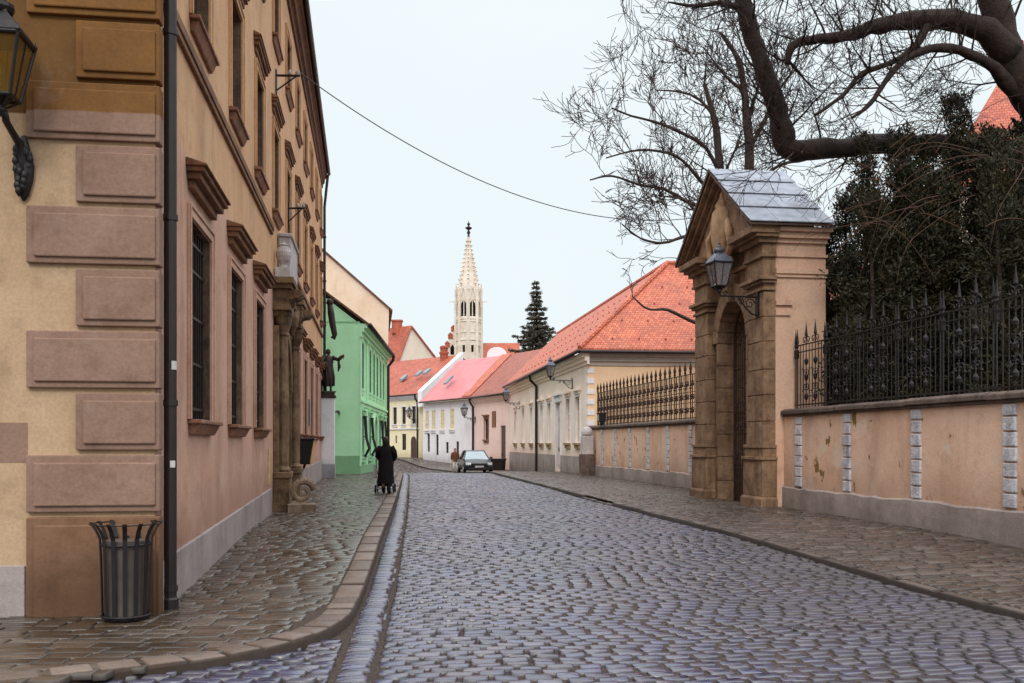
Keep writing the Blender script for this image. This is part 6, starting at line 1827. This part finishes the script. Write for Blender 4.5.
# --- second bare tree behind the gateway, two stems and a wide fan of twigs
r_ = random.Random(17)
root = thing('bare_tree', 'bare twin-stemmed tree behind the gateway, fine twigs fanning out over the street', 'tree', (8.75, 37.5, -.1))
o_ = Vector((8.75, 37.5, -.1)); Y2 = 37.5
mb = MB()
limb(mb, [Vector((-.2, 0, -.2)), Vector((-.35, 0, 3)), Vector((-.6, 0, 7)), *L_([(720, 200, Y2), (719, 160, Y2), (714, 118, Y2), (704, 84, Y2)])], [.42, .36, .26, .17, .14, .12, .07], r_, .011, 16, 3, 1.7)
limb(mb, [Vector((.2, 0, -.2)), Vector((.3, 0, 3)), Vector((.3, .1, 7)), *L_([(748, 200, Y2), (749, 150, Y2), (745, 100, Y2), (738, 60, Y2), (720, 32, Y2)])], [.42, .36, .28, .19, .17, .14, .1, .05], r_, .011, 18, 3, 1.7)
mb.build('trunk', M['bark_far'], root, smooth=True)
BL = [([(720, 175, 37.5), (706, 148, 37), (680, 132, 36.5), (655, 122, 36), (632, 116, 35.6), (612, 108, 35.2)], .09),
      ([(722, 205, 37.4), (700, 180, 36.8), (676, 156, 36.2), (640, 150, 35.6), (606, 158, 35.2)], .085),
      ([(712, 210, 37), (690, 203, 36.2), (664, 189, 35.6), (640, 185, 35.2), (612, 176, 34.8), (590, 180, 34.5)], .085),
      ([(712, 238, 37), (688, 236, 36.2), (662, 243, 35.6), (640, 238, 35.2), (622, 224, 35)], .075),
      ([(725, 225, 37), (700, 215, 36), (684, 200, 35.6), (660, 196, 35)], .07),
      ([(749, 150, 37.5), (765, 120, 37.3), (775, 95, 37.2), (795, 70, 37)], .1), ([(748, 120, 37.5), (760, 80, 37.6), (765, 50, 37.6)], .08),
      ([(717, 120, 37.5), (700, 100, 37.3), (680, 92, 37), (655, 90, 36.6)], .07), ([(742, 90, 37.5), (722, 72, 37.2), (705, 48, 37)], .07),
      ([(718, 330, 37), (696, 323, 36), (668, 310, 35.4), (648, 309, 35.2), (632, 296, 35)], .08),
      ([(716, 265, 37), (695, 268, 36.4), (676, 258, 35.9)], .06), ([(752, 185, 37.5), (780, 165, 37.3), (805, 160, 37), (828, 150, 37)], .08),
      ([(719, 185, 37.3), (735, 150, 37), (742, 130, 36.8)], .06)]
for pl, rad in BL:
    mb = MB(); n_ = len(pl)
    limb(mb, L_(pl), [rad*(1-.7*k/(n_-1)) for k in range(n_)], r_, .011, 15 if pl[0][1] < 255 else 3, 3 if pl[0][1] < 300 else 2, 1.3 if pl[0][1] < 300 else .8, .02, n=7)
    mb.build('limb', M['bark_far'], root, smooth=True)

# --- foliage made of many small sprays
def sprays(name, mat, parent, pts, dirs, ln, wd, seed):
    """one narrow kinked leaf blade per point; numpy arrays"""
    g = np.random.default_rng(seed); n = len(pts)
    d = dirs/np.linalg.norm(dirs, axis=1, keepdims=True)
    a = g.normal(size=(n, 3)); s = np.cross(d, a); s /= np.linalg.norm(s, axis=1, keepdims=True)
    l = (ln*g.uniform(.6, 1.3, (n, 1))); w_ = wd*g.uniform(.6, 1.3, (n, 1))
    V = np.stack([pts-s*w_*.35, pts+s*w_*.35, pts+d*l*.55+s*w_*.6, pts+d*l, pts+d*l*.55-s*w_*.6], axis=1).reshape(-1, 3)
    F = np.arange(n*5).reshape(n, 5)
    me = bpy.data.meshes.new(name)
    me.vertices.add(n*5); me.vertices.foreach_set('co', V.ravel())
    me.loops.add(n*5); me.loops.foreach_set('vertex_index', F.ravel())
    me.polygons.add(n); me.polygons.foreach_set('loop_start', np.arange(n)*5); me.polygons.foreach_set('loop_total', np.full(n, 5))
    me.materials.append(mat); me.update(calc_edges=True)
    o = bpy.data.objects.new(name, me); COL.objects.link(o); o.parent = parent
    return o

def yew(label, x, y, H, R, n, seed, lobes=7, zlow=1.6):
    g = np.random.default_rng(seed); r = random.Random(seed)
    root = thing('yew_tree', label, 'tree', (x, y, -.15), 0, 'yews behind the garden wall')
    mb = MB()
    stems = []
    for k in range(lobes):
        a = 2*pi*k/lobes+r.uniform(-.3, .3); rr = R*r.uniform(.25, .75); h = H*r.uniform(.72, 1.0)
        if k == 0: rr = 0; h = H
        top = Vector((cos(a)*rr, sin(a)*rr*.8, h))
        p_ = [Vector((cos(a)*.15, sin(a)*.15, -.1)), Vector((cos(a)*rr*.45, sin(a)*rr*.4, h*.25)), Vector((cos(a)*rr*.85, sin(a)*rr*.7, h*.6)), top]
        mb.tube(p_, [.16, .11, .06, .01], 7); stems.append(p_)
    mb.build('trunk', M['bark'], root, smooth=True)
    # twig boughs leave the stems and carry sprays
    P = []; D = []
    nb = n//36
    for _ in range(nb):
        st = stems[r.randrange(len(stems))]
        f = r.uniform(.18, .98); i = min(2, int(f*3)); ff = f*3-i
        b = st[i]+(st[i+1]-st[i])*ff
        if b.z < zlow: continue
        a = r.uniform(0, 2*pi); up = r.uniform(.1, .9)+(1.6 if f > .8 else 0)
        L = R*.6*(1.12-f)*r.uniform(.5, 1.2)+.42
        d = Vector((cos(a), sin(a), up)).normalized()
        m_ = 60
        t_ = g.uniform(.15, 1, m_)[:, None]
        base = np.array(b)[None, :]+np.array(d)[None, :]*L*t_+np.array([0, 0, -.25*L])[None, :]*t_**2
        base += g.normal(size=(m_, 3))*(.05+.10*L*(1.1-t_))
        dv = np.array(d)[None, :]*.7+g.normal(size=(m_, 3))*.55+np.array([0, 0, .15])
        P.append(base); D.append(dv)
    sprays('crown', M['yew'], root, np.concatenate(P), np.concatenate(D), .105, .026, seed)
yew('broad dark yew behind the spear fence, second from the gateway', 8.75, 22.5, 8.7, 2.3, 80000, 1, 11)
yew('tall dark yew with pointed tops in the middle of the row behind the fence', 10.1, 22.6, 9.6, 1.9, 70000, 2, 10)
yew('broad dark yew behind the fence, under the thick forking trunk', 11.3, 22.0, 8.9, 1.8, 60000, 3, 9)
yew('small thin dark yew close behind the side wall of the gateway', 8.35, 24.9, 8.0, 1.5, 34000, 8, 6)
yew('dark yew at the right edge of the picture behind the fence', 10.4, 19.9, 7.7, 1.9, 56000, 4, 9)

# --- spruce far off above the roofs
SPX, SPY = (536-512)/995.6*112, 112.0
root = thing('spruce_tree', 'dark spruce with a pointed top rising above the orange and brown roofs', 'tree', (SPX, SPY, 0))
HT = 1.62+(443-281)/995.6*SPY
mb = MB(); mb.tube([(0, 0, 0), (0, 0, HT*.5), (.1, 0, HT)], [.35, .22, .03], 8); mb.build('trunk', M['bark'], root, smooth=True)
g = np.random.default_rng(9); r = random.Random(9)
P = []; D = []
z = HT-.2; lvl = 0
while z > 6:
    f = (HT-z)/HT; Lr = .12+(HT-z)*.37*r.uniform(.6, 1.2)
    Lr = min(Lr, 3.4)
    nb = 4+int(3*min(1, Lr/2))
    for k in range(nb):
        a = 2*pi*k/nb+lvl*1.3+r.uniform(-.3, .3); L = Lr*r.uniform(.65, 1.1)
        m_ = int(30+70*L)
        t_ = g.uniform(0.05, 1, m_)[:, None]
        d = np.array([cos(a), sin(a), 0.0])
        base = np.array([0, 0, z])+d*L*t_+np.array([0, 0, 1])*(-.38*L*t_+.30*L*t_**2.2)
        side = np.array([-sin(a), cos(a), 0])
        base = base+side*g.normal(size=(m_, 1))*.16*L*(1.05-t_)+np.array([0,0,1])*g.normal(size=(m_, 1))*.06
        dv = d*.6+side*g.normal(size=(m_, 1))*.6+np.array([0, 0, -.25])+g.normal(size=(m_, 3))*.25
        P.append(base); D.append(dv)
    z -= .5*r.uniform(.8, 1.15); lvl += 1
sprays('crown', M['spruce'], root, np.concatenate(P), np.concatenate(D), .36, .10, 9)
